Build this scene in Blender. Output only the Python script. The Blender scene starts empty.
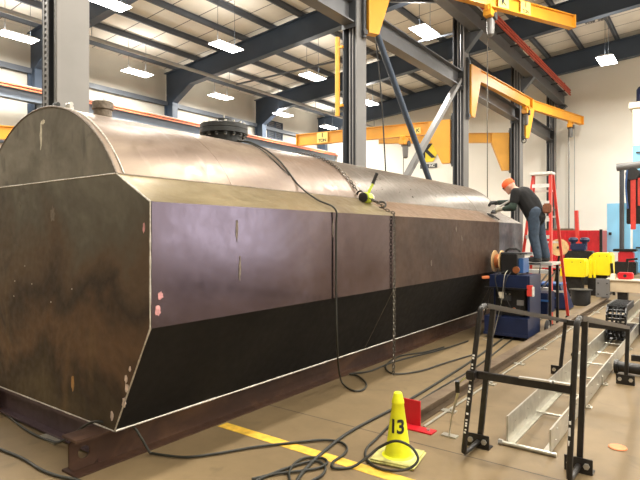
import bpy, bmesh, math, random
from math import sin, cos, pi, radians, sqrt, atan2
from mathutils import Vector, Matrix
random.seed(7)
SC = bpy.context.scene
COL = SC.collection
# ------------------------------------------------------------------ camera
CH = 1.55
YAW = atan2(392.0, 527.0)
cam = bpy.data.cameras.new('camera'); camo = bpy.data.objects.new('camera', cam); COL.objects.link(camo)
cam.sensor_width = 36.0; cam.lens = 527.0/640.0*36.0; cam.shift_y = -5.0/640.0
cam.clip_end = 200
camo.location = (0, 0, CH); camo.rotation_euler = (pi/2, 0, YAW)
SC.camera = camo
def fl(px, py, z=0.015):
    """floor-plan survey helper: where a sight line meets the height z"""
    u = (px-320)/527.0; v = -(py-235)/527.0
    t = (z-CH)/v
    return Vector(((-sin(YAW)+u*cos(YAW))*t, (cos(YAW)+u*sin(YAW))*t, z))
# ------------------------------------------------------------------ materials
def nodes_of(name):
    m = bpy.data.materials.new(name); m.use_nodes = True
    nt = m.node_tree; b = nt.nodes['Principled BSDF']
    return m, nt, b
def plain(name, c, rough=.5, metal=0., var=.12, scale=6., bump=0., spec=.5):
    m, nt, b = nodes_of(name)
    tc = nt.nodes.new('ShaderNodeTexCoord'); n = nt.nodes.new('ShaderNodeTexNoise')
    n.inputs['Scale'].default_value = scale; n.inputs['Detail'].default_value = 5
    nt.links.new(tc.outputs['Object'], n.inputs['Vector'])
    r = nt.nodes.new('ShaderNodeValToRGB')
    r.color_ramp.elements[0].position = .3; r.color_ramp.elements[1].position = .7
    r.color_ramp.elements[0].color = tuple(x*(1-var) for x in c)+(1,)
    r.color_ramp.elements[1].color = tuple(min(1, x*(1+var)) for x in c)+(1,)
    nt.links.new(n.outputs['Fac'], r.inputs['Fac']); nt.links.new(r.outputs['Color'], b.inputs['Base Color'])
    b.inputs['Roughness'].default_value = rough; b.inputs['Metallic'].default_value = metal
    b.inputs['Specular IOR Level'].default_value = spec
    if bump:
        bp = nt.nodes.new('ShaderNodeBump'); bp.inputs['Strength'].default_value = bump; bp.inputs['Distance'].default_value = .01
        nt.links.new(n.outputs['Fac'], bp.inputs['Height']); nt.links.new(bp.outputs['Normal'], b.inputs['Normal'])
    return m
def emit(name, c, s):
    m, nt, b = nodes_of(name)
    b.inputs['Base Color'].default_value = (*c, 1); b.inputs['Emission Color'].default_value = (*c, 1)
    b.inputs['Emission Strength'].default_value = s
    return m
def steel(name, stops, metal=.6, rough=(.3, .55), scale=(1.2, 1.2, 1.2), zgrad=None, blotch=None, streak=None, off=0., spec=.5):
    """mill-scale plate: two noises mixed over a colour ramp, scale/rust blotches, vertical streaks"""
    m, nt, b = nodes_of(name); N = nt.nodes; L = nt.links
    tc = N.new('ShaderNodeTexCoord'); mp = N.new('ShaderNodeMapping')
    mp.inputs['Scale'].default_value = scale; mp.inputs['Location'].default_value = (off, off*.7, off*.3)
    L.new(tc.outputs['Object'], mp.inputs['Vector'])
    n1 = N.new('ShaderNodeTexNoise'); n1.inputs['Scale'].default_value = 1.0; n1.inputs['Detail'].default_value = 7; n1.inputs['Roughness'].default_value = .62
    n1.inputs['Distortion'].default_value = .6
    L.new(mp.outputs['Vector'], n1.inputs['Vector'])
    fac = n1.outputs['Fac']
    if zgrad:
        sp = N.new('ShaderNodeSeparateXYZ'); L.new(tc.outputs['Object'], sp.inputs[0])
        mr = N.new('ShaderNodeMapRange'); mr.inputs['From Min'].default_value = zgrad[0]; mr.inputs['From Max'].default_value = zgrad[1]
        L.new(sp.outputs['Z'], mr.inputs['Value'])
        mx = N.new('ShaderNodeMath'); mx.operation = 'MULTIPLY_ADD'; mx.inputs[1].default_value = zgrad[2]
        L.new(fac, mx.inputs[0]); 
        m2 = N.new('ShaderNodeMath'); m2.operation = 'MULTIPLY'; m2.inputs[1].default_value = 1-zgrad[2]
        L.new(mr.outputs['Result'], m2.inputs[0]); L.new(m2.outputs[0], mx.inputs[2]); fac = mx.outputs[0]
    r = N.new('ShaderNodeValToRGB'); el = r.color_ramp.elements
    while len(el) < len(stops): el.new(.5)
    for e, (p, c) in zip(el, stops): e.position = p; e.color = (*c, 1)
    L.new(fac, r.inputs['Fac']); colr = r.outputs['Color']
    n3 = N.new('ShaderNodeTexNoise'); n3.inputs['Scale'].default_value = 14; n3.inputs['Detail'].default_value = 6
    L.new(tc.outputs['Object'], n3.inputs['Vector'])
    def mixc(fac_s, col, colr_in):
        mi = N.new('ShaderNodeMix'); mi.data_type = 'RGBA'
        L.new(fac_s, mi.inputs['Factor']); L.new(colr_in, mi.inputs['A']); mi.inputs['B'].default_value = (*col, 1)
        return mi.outputs['Result']
    if blotch:
        nb = N.new('ShaderNodeTexNoise'); nb.inputs['Scale'].default_value = blotch[1]; nb.inputs['Detail'].default_value = 4
        nb.inputs['Distortion'].default_value = 1.2
        L.new(tc.outputs['Object'], nb.inputs['Vector'])
        rb = N.new('ShaderNodeMapRange'); rb.inputs['From Min'].default_value = blotch[2]; rb.inputs['From Max'].default_value = blotch[2]+.14
        rb.inputs['To Max'].default_value = blotch[3]
        L.new(nb.outputs['Fac'], rb.inputs['Value']); colr = mixc(rb.outputs['Result'], blotch[0], colr)
    if streak:
        ms = N.new('ShaderNodeMapping'); ms.inputs['Scale'].default_value = streak[1]; L.new(tc.outputs['Object'], ms.inputs['Vector'])
        ns = N.new('ShaderNodeTexNoise'); ns.inputs['Scale'].default_value = 1; ns.inputs['Detail'].default_value = 5; L.new(ms.outputs['Vector'], ns.inputs['Vector'])
        rs = N.new('ShaderNodeMapRange'); rs.inputs['From Min'].default_value = streak[2]; rs.inputs['From Max'].default_value = streak[2]+.15
        rs.inputs['To Max'].default_value = streak[3]
        L.new(ns.outputs['Fac'], rs.inputs['Value']); colr = mixc(rs.outputs['Result'], streak[0], colr)
    L.new(colr, b.inputs['Base Color'])
    rr = N.new('ShaderNodeMapRange'); rr.inputs['From Min'].default_value = .3; rr.inputs['From Max'].default_value = .7
    rr.inputs['To Min'].default_value = rough[0]; rr.inputs['To Max'].default_value = rough[1]
    L.new(n3.outputs['Fac'], rr.inputs['Value']); L.new(rr.outputs['Result'], b.inputs['Roughness'])
    b.inputs['Metallic'].default_value = metal; b.inputs['Specular IOR Level'].default_value = spec
    bp = N.new('ShaderNodeBump'); bp.inputs['Strength'].default_value = .025; bp.inputs['Distance'].default_value = .004
    L.new(n3.outputs['Fac'], bp.inputs['Height']); L.new(bp.outputs['Normal'], b.inputs['Normal'])
    return m
M = {}
M['near_column'] = plain('near_column_lit_face', (.235, .225, .21), .5, .1, .06, 2)
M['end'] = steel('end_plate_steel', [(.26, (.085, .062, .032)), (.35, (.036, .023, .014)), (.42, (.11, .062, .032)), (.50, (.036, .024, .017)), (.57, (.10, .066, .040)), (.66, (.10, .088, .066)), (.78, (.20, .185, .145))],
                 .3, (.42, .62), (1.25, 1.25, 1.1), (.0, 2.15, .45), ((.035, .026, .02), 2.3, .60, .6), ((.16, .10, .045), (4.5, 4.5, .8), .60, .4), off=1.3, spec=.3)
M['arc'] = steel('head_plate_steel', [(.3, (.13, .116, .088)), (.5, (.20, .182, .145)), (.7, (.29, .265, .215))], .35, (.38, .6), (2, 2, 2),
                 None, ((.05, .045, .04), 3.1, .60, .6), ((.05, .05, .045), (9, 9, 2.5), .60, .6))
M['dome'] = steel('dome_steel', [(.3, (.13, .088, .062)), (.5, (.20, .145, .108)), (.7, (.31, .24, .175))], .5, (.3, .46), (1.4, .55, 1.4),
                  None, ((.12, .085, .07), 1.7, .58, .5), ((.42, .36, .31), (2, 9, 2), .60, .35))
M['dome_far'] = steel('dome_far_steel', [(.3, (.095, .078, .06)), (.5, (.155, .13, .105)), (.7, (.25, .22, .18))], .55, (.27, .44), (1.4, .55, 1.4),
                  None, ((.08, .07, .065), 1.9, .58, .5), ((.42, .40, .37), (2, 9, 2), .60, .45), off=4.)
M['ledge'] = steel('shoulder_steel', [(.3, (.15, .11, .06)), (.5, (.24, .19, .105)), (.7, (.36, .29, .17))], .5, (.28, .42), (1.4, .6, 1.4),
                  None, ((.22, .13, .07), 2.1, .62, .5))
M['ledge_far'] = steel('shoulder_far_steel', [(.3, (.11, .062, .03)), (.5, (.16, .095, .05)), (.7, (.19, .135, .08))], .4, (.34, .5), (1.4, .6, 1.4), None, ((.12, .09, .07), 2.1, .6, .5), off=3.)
M['side1'] = steel('side_plate_steel', [(.3, (.085, .060, .062)), (.5, (.125, .094, .102)), (.7, (.19, .16, .185))], .92, (.15, .23), (.8, .8, .8),
                  None, ((.11, .07, .07), 1.1, .60, .45), ((.06, .05, .05), (5, 5, .5), .70, .6))
M['side2'] = steel('side_plate_brown', [(.3, (.032, .019, .013)), (.5, (.052, .030, .020)), (.7, (.085, .052, .034))], .2, (.45, .6), (.9, .9, .9),
                  None, ((.045, .03, .025), 2.2, .6, .5), ((.22, .19, .16), (11, 11, 1.1), .72, .4), off=2., spec=.22)
M['side3'] = steel('side_plate_blue', [(.3, (.006, .009, .02)), (.5, (.014, .02, .04)), (.7, (.07, .08, .13))], .6, (.28, .4), (.9, 2.5, .9), off=6., spec=.2)
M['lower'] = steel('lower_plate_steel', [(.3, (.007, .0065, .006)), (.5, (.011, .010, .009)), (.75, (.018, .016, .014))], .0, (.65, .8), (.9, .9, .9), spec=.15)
M['weld'] = plain('weld_bead', (.50, .47, .41), .45, .6, .35, 60, .4)
M['weld_dark'] = plain('weld_seam_dull', (.16, .13, .10), .5, .5, .35, 40, .4)
M['ground_spot'] = plain('ground_bright_steel', (.62, .52, .46), .35, .5, .3, 30)
M['pink_spot'] = plain('scorched_steel', (.62, .30, .30), .5, .2, .3, 30)
M['chalk'] = plain('chalk_mark', (.62, .58, .46), .8, 0, .2, 30)
M['rust_spot'] = plain('rust_patch', (.30, .16, .05), .7, .1, .3, 20)
M['beam_rust'] = steel('rusty_beam', [(.3, (.035, .016, .010)), (.5, (.06, .028, .016)), (.7, (.12, .06, .03))], .3, (.45, .6), (3, 1.5, 3))
M['beam_top'] = M['beam_rust']
M['rail'] = steel('rail_steel', [(.3, (.09, .06, .038)), (.5, (.15, .105, .065)), (.75, (.22, .17, .11))], .3, (.45, .6), (3, 1.5, 3))
M['beam_plum'] = steel('plum_beam', [(.3, (.05, .03, .035)), (.6, (.08, .05, .055)), (.85, (.11, .07, .06))], .3, (.45, .6), (2, 2, 2))
M['column'] = plain('column_paint', (.058, .062, .068), .45, .15, .12, 3)
M['column_light'] = plain('column_pale_grey', (.17, .165, .16), .5, .1, .06, 2)
M['rafter'] = plain('rafter_paint', (.045, .065, .10), .5, .1, .15, 1)
M['purlin'] = plain('purlin_paint', (.10, .115, .14), .5, .1, .15, 1)
M['runway'] = plain('runway_paint', (.12, .125, .135), .45, .2, .1, 2)
M['blue_grey'] = plain('girt_paint', (.15, .18, .22), .5, .1, .1, 2)
M['yellow'] = plain('crane_yellow', (.78, .36, .028), .42, 0, .08, 2)
M['yellow_dark'] = plain('crane_yellow_dark', (.62, .30, .03), .45, 0, .1, 2)  # darker yellow for one boom
M['red_bar'] = plain('conductor_red', (.60, .10, .06), .5, 0, .2, 8)
M['orange_bar'] = plain('conductor_orange', (.62, .16, .07), .5, 0, .2, 8)
M['pipe'] = plain('pipe_grey', (.34, .34, .34), .4, .3, .1, 3)
M['black_metal'] = plain('black_tube', (.022, .020, .018), .38, .4, .35, 18)
M['black'] = plain('black_rubber', (.014, .013, .012), .6, 0, .3, 12)
M['black_plastic'] = plain('black_plastic', (.012, .012, .013), .4, 0, .2, 12)
M['hose'] = plain('hose_rubber', (.017, .017, .011), .55, 0, .3, 20)
M['chain'] = plain('chain_steel', (.10, .09, .075), .35, .8, .3, 30)
M['galv'] = plain('galvanised', (.50, .48, .41), .38, .75, .15, 12)
M['alu'] = plain('aluminium', (.60, .59, .55), .35, .8, .12, 12)
M['bolt'] = plain('bolt_steel', (.55, .53, .48), .35, .8, .15, 30)
M['flange'] = plain('flange_black', (.035, .038, .038), .42, .4, .3, 12)
M['cone'] = plain('cone_yellow', (.78, .80, .015), .5, 0, .09, 14)
M['cone_base'] = plain('cone_base_dirty', (.50, .47, .16), .75, 0, .35, 14)
M['ink'] = plain('stencil_black', (.012, .012, .012), .6, 0, .1, 10)
M['white_paint'] = plain('white_paint', (.75, .74, .70), .6, 0, .12, 20)
M['red'] = plain('red_paint', (.55, .012, .02), .42, 0, .12, 5)
M['red_fibre'] = plain('ladder_red', (.66, .05, .035), .45, 0, .1, 8)
M['machine_yellow'] = plain('machine_yellow', (.82, .66, .01), .4, 0, .06, 5)
M['navy'] = plain('navy_paint', (.009, .018, .06), .4, .1, .2, 5)
M['blue'] = plain('blue_paint', (.03, .10, .28), .4, .1, .2, 5)
M['copper'] = plain('copper_wire', (.55, .20, .08), .35, .7, .12, 60)
M['wood'] = plain('spool_wood', (.58, .38, .18), .65, 0, .18, 9)
M['beige'] = plain('beige_paint', (.62, .50, .34), .5, 0, .08, 4)
M['cream'] = plain('cream_paint', (.78, .70, .55), .5, 0, .06, 4)
M['sky_blue'] = plain('pale_blue_tone', (.28, .66, .95), .4, 0, .05, 1)  # pale blue tone for the machine column and the panel
M['orange'] = plain('orange_plastic', (.72, .22, .08), .5, 0, .12, 14)
M['hiviz'] = plain('hoist_green', (.50, .62, .03), .4, 0, .2, 20)
M['skin'] = plain('skin', (.62, .33, .24), .55, 0, .06, 10)
M['shirt'] = plain('black_cloth', (.004, .004, .0045), .9, 0, .3, 20, .3)
M['sleeve'] = plain('green_cloth', (.018, .034, .024), .9, 0, .3, 20, .3)
M['jeans'] = plain('denim', (.035, .055, .085), .85, 0, .25, 24, .3)
M['cap'] = plain('orange_cloth', (.86, .12, .03), .8, 0, .1, 20)
M['glove'] = plain('grey_glove', (.30, .28, .22), .85, 0, .25, 30)
M['leather'] = plain('brown_leather', (.20, .07, .03), .6, 0, .2, 20)
M['sign_yellow'] = plain('sign_yellow', (.88, .68, .01), .5, 0, .04, 3)
M['sign_pale'] = plain('decal_pale', (.85, .68, .18), .5, 0, .04, 3)
M['wall'] = plain('white_wall', (.90, .87, .79), .8, 0, .03, .6)
M['liner'] = plain('wall_liner', (.58, .555, .49), .8, 0, .07, .9)
M['line'] = plain('floor_line_yellow', (.72, .44, .05), .6, 0, .22, 18)
M['glass'] = plain('safety_glass', (.02, .02, .02), .15, 0, 0, 5)
M['lamp'] = emit('lamp_lens', (1, .98, .94), 14)
M['lamp_body'] = plain('lamp_housing', (.75, .75, .75), .4, .2, .05, 5)
# roof liner with insulation seams
def roof_mat():
    m, nt, b = nodes_of('roof_liner'); N = nt.nodes; L = nt.links
    tc = N.new('ShaderNodeTexCoord'); sp = N.new('ShaderNodeSeparateXYZ'); L.new(tc.outputs['Object'], sp.inputs[0])
    n = N.new('ShaderNodeTexNoise'); n.inputs['Scale'].default_value = .8; n.inputs['Detail'].default_value = 5; L.new(tc.outputs['Object'], n.inputs['Vector'])
    r = N.new('ShaderNodeValToRGB'); r.color_ramp.elements[0].position = .3; r.color_ramp.elements[1].position = .7
    r.color_ramp.elements[0].color = (.66, .63, .57, 1); r.color_ramp.elements[1].color = (.82, .79, .72, 1)
    L.new(n.outputs['Fac'], r.inputs['Fac'])
    d = N.new('ShaderNodeMath'); d.operation = 'PINGPONG'; d.inputs[1].default_value = .6; L.new(sp.outputs['Y'], d.inputs[0])
    lt = N.new('ShaderNodeMath'); lt.operation = 'LESS_THAN'; lt.inputs[1].default_value = .022; L.new(d.outputs[0], lt.inputs[0])
    mi = N.new('ShaderNodeMix'); mi.data_type = 'RGBA'; L.new(lt.outputs[0], mi.inputs['Factor']); L.new(r.outputs['Color'], mi.inputs['A']); mi.inputs['B'].default_value = (.16, .16, .17, 1)
    L.new(mi.outputs['Result'], b.inputs['Base Color']); b.inputs['Roughness'].default_value = .8
    return m
M['roof'] = roof_mat()
def floor_mat():
    m, nt, b = nodes_of('concrete_floor'); N = nt.nodes; L = nt.links
    tc = N.new('ShaderNodeTexCoord'); sp = N.new('ShaderNodeSeparateXYZ'); L.new(tc.outputs['Object'], sp.inputs[0])
    n = N.new('ShaderNodeTexNoise'); n.inputs['Scale'].default_value = .9; n.inputs['Detail'].default_value = 8; n.inputs['Roughness'].default_value = .65
    L.new(tc.outputs['Object'], n.inputs['Vector'])
    r = N.new('ShaderNodeValToRGB'); e = r.color_ramp.elements; e[0].position = .3; e[1].position = .72
    e[0].color = (.128, .090, .046, 1); e[1].color = (.235, .168, .088, 1)
    L.new(n.outputs['Fac'], r.inputs['Fac'])
    n2 = N.new('ShaderNodeTexNoise'); n2.inputs['Scale'].default_value = 3.2; n2.inputs['Detail'].default_value = 7; n2.inputs['Distortion'].default_value = 1
    L.new(tc.outputs['Object'], n2.inputs['Vector'])
    s = N.new('ShaderNodeMapRange'); s.inputs['From Min'].default_value = .60; s.inputs['From Max'].default_value = .72; s.inputs['To Max'].default_value = .45
    L.new(n2.outputs['Fac'], s.inputs['Value'])
    mi = N.new('ShaderNodeMix'); mi.data_type = 'RGBA'; L.new(s.outputs['Result'], mi.inputs['Factor']); L.new(r.outputs['Color'], mi.inputs['A']); mi.inputs['B'].default_value = (.085, .060, .034, 1)
    cur = mi.outputs['Result']
    for ax, off, per in (('Y', 3.58, 4.6), ('X', -.25, 4.6)):
        a = N.new('ShaderNodeMath'); a.operation = 'SUBTRACT'; a.inputs[1].default_value = off; L.new(sp.outputs[ax], a.inputs[0])
        d = N.new('ShaderNodeMath'); d.operation = 'PINGPONG'; d.inputs[1].default_value = per/2; L.new(a.outputs[0], d.inputs[0])
        lt = N.new('ShaderNodeMath'); lt.operation = 'LESS_THAN'; lt.inputs[1].default_value = .006; L.new(d.outputs[0], lt.inputs[0])
        k = N.new('ShaderNodeMix'); k.data_type = 'RGBA'; L.new(lt.outputs[0], k.inputs['Factor']); L.new(cur, k.inputs['A']); k.inputs['B'].default_value = (.045, .034, .024, 1)
        cur = k.outputs['Result']
    L.new(cur, b.inputs['Base Color']); b.inputs['Roughness'].default_value = .5
    b.inputs['Specular IOR Level'].default_value = .35
    bp = N.new('ShaderNodeBump'); bp.inputs['Strength'].default_value = .08; bp.inputs['Distance'].default_value = .01
    L.new(n2.outputs['Fac'], bp.inputs['Height']); L.new(bp.outputs['Normal'], b.inputs['Normal'])
    return m
M['floor'] = floor_mat()
# ------------------------------------------------------------------ mesh builder
class MB:
    def __init__(s): s.v = []; s.f = []
    def add(s, vs, fs):
        o = len(s.v); s.v += [Vector(v) for v in vs]; s.f += [[i+o for i in f] for f in fs]; return s
    def box(s, x0, x1, y0, y1, z0, z1):
        return s.add([(x0,y0,z0),(x1,y0,z0),(x1,y1,z0),(x0,y1,z0),(x0,y0,z1),(x1,y0,z1),(x1,y1,z1),(x0,y1,z1)],
                     [(3,2,1,0),(4,5,6,7),(0,1,5,4),(1,2,6,5),(2,3,7,6),(3,0,4,7)])
    def bar(s, a, b, w, h, up=(0,0,1)):
        a = Vector(a); b = Vector(b); d = (b-a).normalized(); up = Vector(up)
        if abs(d.dot(up)) > .98: up = Vector((1,0,0)) if abs(d.x) < .9 else Vector((0,1,0))
        r = d.cross(up).normalized()*w/2; u = r.cross(d).normalized()*h/2
        return s.add([a-r-u, a+r-u, a+r+u, a-r+u, b-r-u, b+r-u, b+r+u, b-r+u],
                     [(0,1,2,3),(7,6,5,4),(0,4,5,1),(1,5,6,2),(2,6,7,3),(3,7,4,0)])
    def ibeam(s, a, b, w, h, tf=.02, tw=.014, up=(0,0,1)):
        a = Vector(a); b = Vector(b); d = (b-a).normalized(); r = d.cross(Vector(up)).normalized(); u = r.cross(d).normalized()
        s.bar(a+u*(h/2-tf/2), b+u*(h/2-tf/2), w, tf, up); s.bar(a-u*(h/2-tf/2), b-u*(h/2-tf/2), w, tf, up)
        return s.bar(a, b, tw, h-2*tf+.002, up)
    def tube(s, pts, r, n=8, smooth=0, cap=True):
        P = [Vector(p) for p in pts]
        if smooth and len(P) > 2:
            Q = []
            for i in range(len(P)-1):
                p0 = P[max(i-1,0)]; p1 = P[i]; p2 = P[i+1]; p3 = P[min(i+2,len(P)-1)]
                for k in range(smooth):
                    t = k/smooth
                    Q.append(.5*((2*p1)+(p2-p0)*t+(2*p0-5*p1+4*p2-p3)*t*t+(3*p1-p0-3*p2+p3)*t**3))
            Q.append(P[-1]); P = Q
        R = r if isinstance(r, (list, tuple)) else [r]*len(P)
        if len(R) != len(P): R = [R[min(len(R)-1, int(i*len(R)/len(P)))] for i in range(len(P))]
        vs = []; fs = []; nrm = None
        for i, p in enumerate(P):
            d = (P[min(i+1,len(P)-1)]-P[max(i-1,0)]).normalized()
            if nrm is None:
                ref = Vector((0,0,1)) if abs(d.z) < .9 else Vector((1,0,0)); nrm = d.cross(ref).normalized()
            else:
                nrm = (nrm-d*nrm.dot(d)).normalized()
            b = d.cross(nrm)
            for k in range(n):
                a = 2*pi*k/n; vs.append(p+(nrm*cos(a)+b*sin(a))*R[i])
        for i in range(len(P)-1):
            for k in range(n): fs.append((i*n+k, i*n+(k+1)%n, (i+1)*n+(k+1)%n, (i+1)*n+k))
        if cap: fs.append(tuple(range(n-1,-1,-1))); fs.append(tuple((len(P)-1)*n+k for k in range(n)))
        return s.add(vs, fs)
    def cyl(s, c, r, h, axis='Z', n=24):
        c = Vector(c); d = {'X':Vector((1,0,0)),'Y':Vector((0,1,0)),'Z':Vector((0,0,1))}[axis]
        return s.tube([c, c+d*h], r, n)
    def lathe(s, c, prof, axis='Z', n=28):
        c = Vector(c); ax = {'X':(Vector((0,1,0)),Vector((0,0,1)),Vector((1,0,0))),'Z':(Vector((1,0,0)),Vector((0,1,0)),Vector((0,0,1))),'Y':(Vector((0,0,1)),Vector((1,0,0)),Vector((0,1,0)))}[axis]
        vs = []; fs = []
        for r, h in prof:
            for k in range(n):
                a = 2*pi*k/n; vs.append(c+ax[0]*cos(a)*r+ax[1]*sin(a)*r+ax[2]*h)
        for i in range(len(prof)-1):
            for k in range(n): fs.append((i*n+k, i*n+(k+1)%n, (i+1)*n+(k+1)%n, (i+1)*n+k))
        fs.append(tuple(range(n-1,-1,-1))); fs.append(tuple((len(prof)-1)*n+k for k in range(n)))
        return s.add(vs, fs)
    def prism(s, poly, a, t):
        """extrude polygon (list of 3D points) by vector t"""
        t = Vector(t); n = len(poly); P = [Vector(p)+Vector(a) for p in poly]
        return s.add(P+[p+t for p in P], [tuple(range(n-1,-1,-1)), tuple(range(n, 2*n))]+[(i,(i+1)%n,n+(i+1)%n,n+i) for i in range(n)])
    def sphere(s, c, r, n=12, sc=(1,1,1)):
        c = Vector(c); vs = []; fs = []; m = n//2
        for i in range(1, m):
            for k in range(n):
                th = pi*i/m; a = 2*pi*k/n
                vs.append(c+Vector((sin(th)*cos(a)*r*sc[0], sin(th)*sin(a)*r*sc[1], cos(th)*r*sc[2])))
        t = len(vs); vs += [c+Vector((0,0,r*sc[2])), c-Vector((0,0,r*sc[2]))]
        for i in range(m-2):
            for k in range(n): fs.append((i*n+k, (i+1)*n+k, (i+1)*n+(k+1)%n, i*n+(k+1)%n))
        for k in range(n): fs.append((t, k, (k+1)%n)); fs.append((t+1, (m-2)*n+(k+1)%n, (m-2)*n+k))
        return s.add(vs, fs)
    def xf(s, mat):
        s.v = [mat @ v for v in s.v]; return s
def wloc(o):
    l = Vector(o.location)
    while o.parent: o = o.parent; l += Vector(o.location)
    return l
def build(name, mb, mat, parent=None, smooth=False, bevel=0., local=False):
    """mb holds world coordinates unless local; the mesh is stored relative to the parent or to its own base"""
    vs = mb.v
    if parent is None:
        if not local:
            lo = Vector([min(v[i] for v in vs) for i in range(3)]); hi = Vector([max(v[i] for v in vs) for i in range(3)])
            base = Vector(((lo.x+hi.x)/2, (lo.y+hi.y)/2, lo.z))
        else: base = Vector((0,0,0))
    else: base = Vector((0,0,0)) if local else wloc(parent)
    me = bpy.data.meshes.new(name)
    me.from_pydata([tuple(v-base) for v in vs], [], mb.f)
    bm = bmesh.new(); bm.from_mesh(me); bmesh.ops.recalc_face_normals(bm, faces=bm.faces)
    if bevel: 
        es = [e for e in bm.edges if len(e.link_faces) == 2 and e.calc_face_angle(0) > .6]
        bmesh.ops.bevel(bm, geom=es, offset=bevel, segments=2, affect='EDGES', clamp_overlap=True)
    bm.to_mesh(me); bm.free()
    if smooth:
        for p in me.polygons: p.use_smooth = True
        try: me.set_sharp_from_angle(angle=radians(42))
        except Exception: pass
    me.materials.append(M[mat] if isinstance(mat, str) else mat)
    o = bpy.data.objects.new(name, me); COL.objects.link(o)
    if parent: o.parent = parent
    else: o.location = base
    return o
def tag(o, label=None, cat=None, group=None, kind=None):
    if label: o['label'] = label
    if cat: o['category'] = cat
    if group: o['group'] = group
    if kind: o['kind'] = kind
    return o
def thing(name, label, cat, loc=(0,0,0), rz=0, group=None):
    o = bpy.data.objects.new(name, None); o.empty_display_size = .1; COL.objects.link(o)
    o.location = loc; o.rotation_euler = (0,0,rz)
    return tag(o, label, cat, group)
def dup(root, loc, rz=0, label=None, group=None):
    r = root.copy(); COL.objects.link(r); r.location = loc; r.rotation_euler = (0,0,rz)
    if label: r['label'] = label
    if group: r['group'] = group
    for ch in list(root.children):
        c = ch.copy(); COL.objects.link(c); c.parent = r
        for g in list(ch.children):
            d = g.copy(); COL.objects.link(d); d.parent = c
    return r
def text_mb(txt, size, T, depth=.0):
    """letters as mesh; T maps (x, y) of the lettering to a 3-D point"""
    cu = bpy.data.curves.new('lettering', 'FONT'); cu.body = txt; cu.size = size; cu.align_x = 'CENTER'; cu.align_y = 'CENTER'
    cu.offset = size*.03; cu.space_character = .88
    ob = bpy.data.objects.new('lettering', cu); COL.objects.link(ob)
    dg = bpy.context.evaluated_depsgraph_get(); me = bpy.data.meshes.new_from_object(ob.evaluated_get(dg))
    bt_ = bmesh.new(); bt_.from_mesh(me); bmesh.ops.triangulate(bt_, faces=bt_.faces)
    for _ in range(3):
        le = [e for e in bt_.edges if e.calc_length() > size*.12]
        if le: bmesh.ops.subdivide_edges(bt_, edges=le, cuts=1); bmesh.ops.triangulate(bt_, faces=bt_.faces)
    bt_.to_mesh(me); bt_.free()
    mb = MB(); mb.add([T(v.co.x, v.co.y) for v in me.vertices], [tuple(p.vertices) for p in me.polygons])
    bpy.data.objects.remove(ob); bpy.data.curves.remove(cu); bpy.data.meshes.remove(me)
    return mb
# ------------------------------------------------------------------ the hall
XL, YE, XR, YF = -20.8, 28.4, 12.0, -9.0
def zb(x): return 8.55+.078*(x+17)        # underside of the rafters
tag(build('floor', MB().box(XL-.3, XR+16, YF-.3, YE+.3, -.3, 0), 'floor', local=True), kind='structure')  # runs on past the right wall as an added apron for reflections
tag(build('wall_left', MB().box(XL-.25, XL, YF, YE, 0, 9.6), 'liner'), kind='structure')
tag(build('wall_back', MB().box(XL, XR, YE, YE+.25, 0, 12.6), 'wall'), kind='structure')
DY0, DY1, DZ = 12.6, 20.2, 4.4  # doorway invented out of view: its daylight gives the tank side its sheen
tag(build('wall_right', MB().box(XR, XR+.25, YF, DY0, 0, 12.6).box(XR, XR+.25, DY1, YE, 0, 12.6).box(XR, XR+.25, DY0, DY1, DZ, 12.6), 'wall'), kind='structure')
tag(build('trim_2', MB().box(XR-.04, XR+.3, DY0-.0, DY0+.12, 0, DZ).box(XR-.04, XR+.3, DY1-.12, DY1, 0, DZ).box(XR-.04, XR+.3, DY0+.12, DY1-.12, DZ-.12, DZ), 'column'), kind='structure')  # frame of the added doorway
tag(build('added_door_1', MB().tube([(XR-.35, DY0-.1, DZ+.4), (XR-.35, DY1+.1, DZ+.4)], .3, 20), 'pipe', smooth=True), kind='structure')  # rolled-up drum of the added doorway
tag(build('wall_front', MB().box(XL, XR, YF-.25, YF, 0, 12.6), 'liner'), kind='structure')
zr = lambda x: zb(x)+1.12
tag(build('ceiling', MB().add([(XL-.25,YF-.25,zr(XL)),(XR+.25,YF-.25,zr(XR)),(XR+.25,YE+.25,zr(XR)),(XL-.25,YE+.25,zr(XL)),
     (XL-.25,YF-.25,zr(XL)+.2),(XR+.25,YF-.25,zr(XR)+.2),(XR+.25,YE+.25,zr(XR)+.2),(XL-.25,YE+.25,zr(XL)+.2)],
     [(3,2,1,0),(4,5,6,7),(0,1,5,4),(1,2,6,5),(2,3,7,6),(3,0,4,7)]), 'roof', local=True), kind='structure')
tag(build('baseboard_back', MB().box(XL+.02, XR-.02, YE-.02, YE, 0, .12), 'pipe'), kind='structure')
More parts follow.
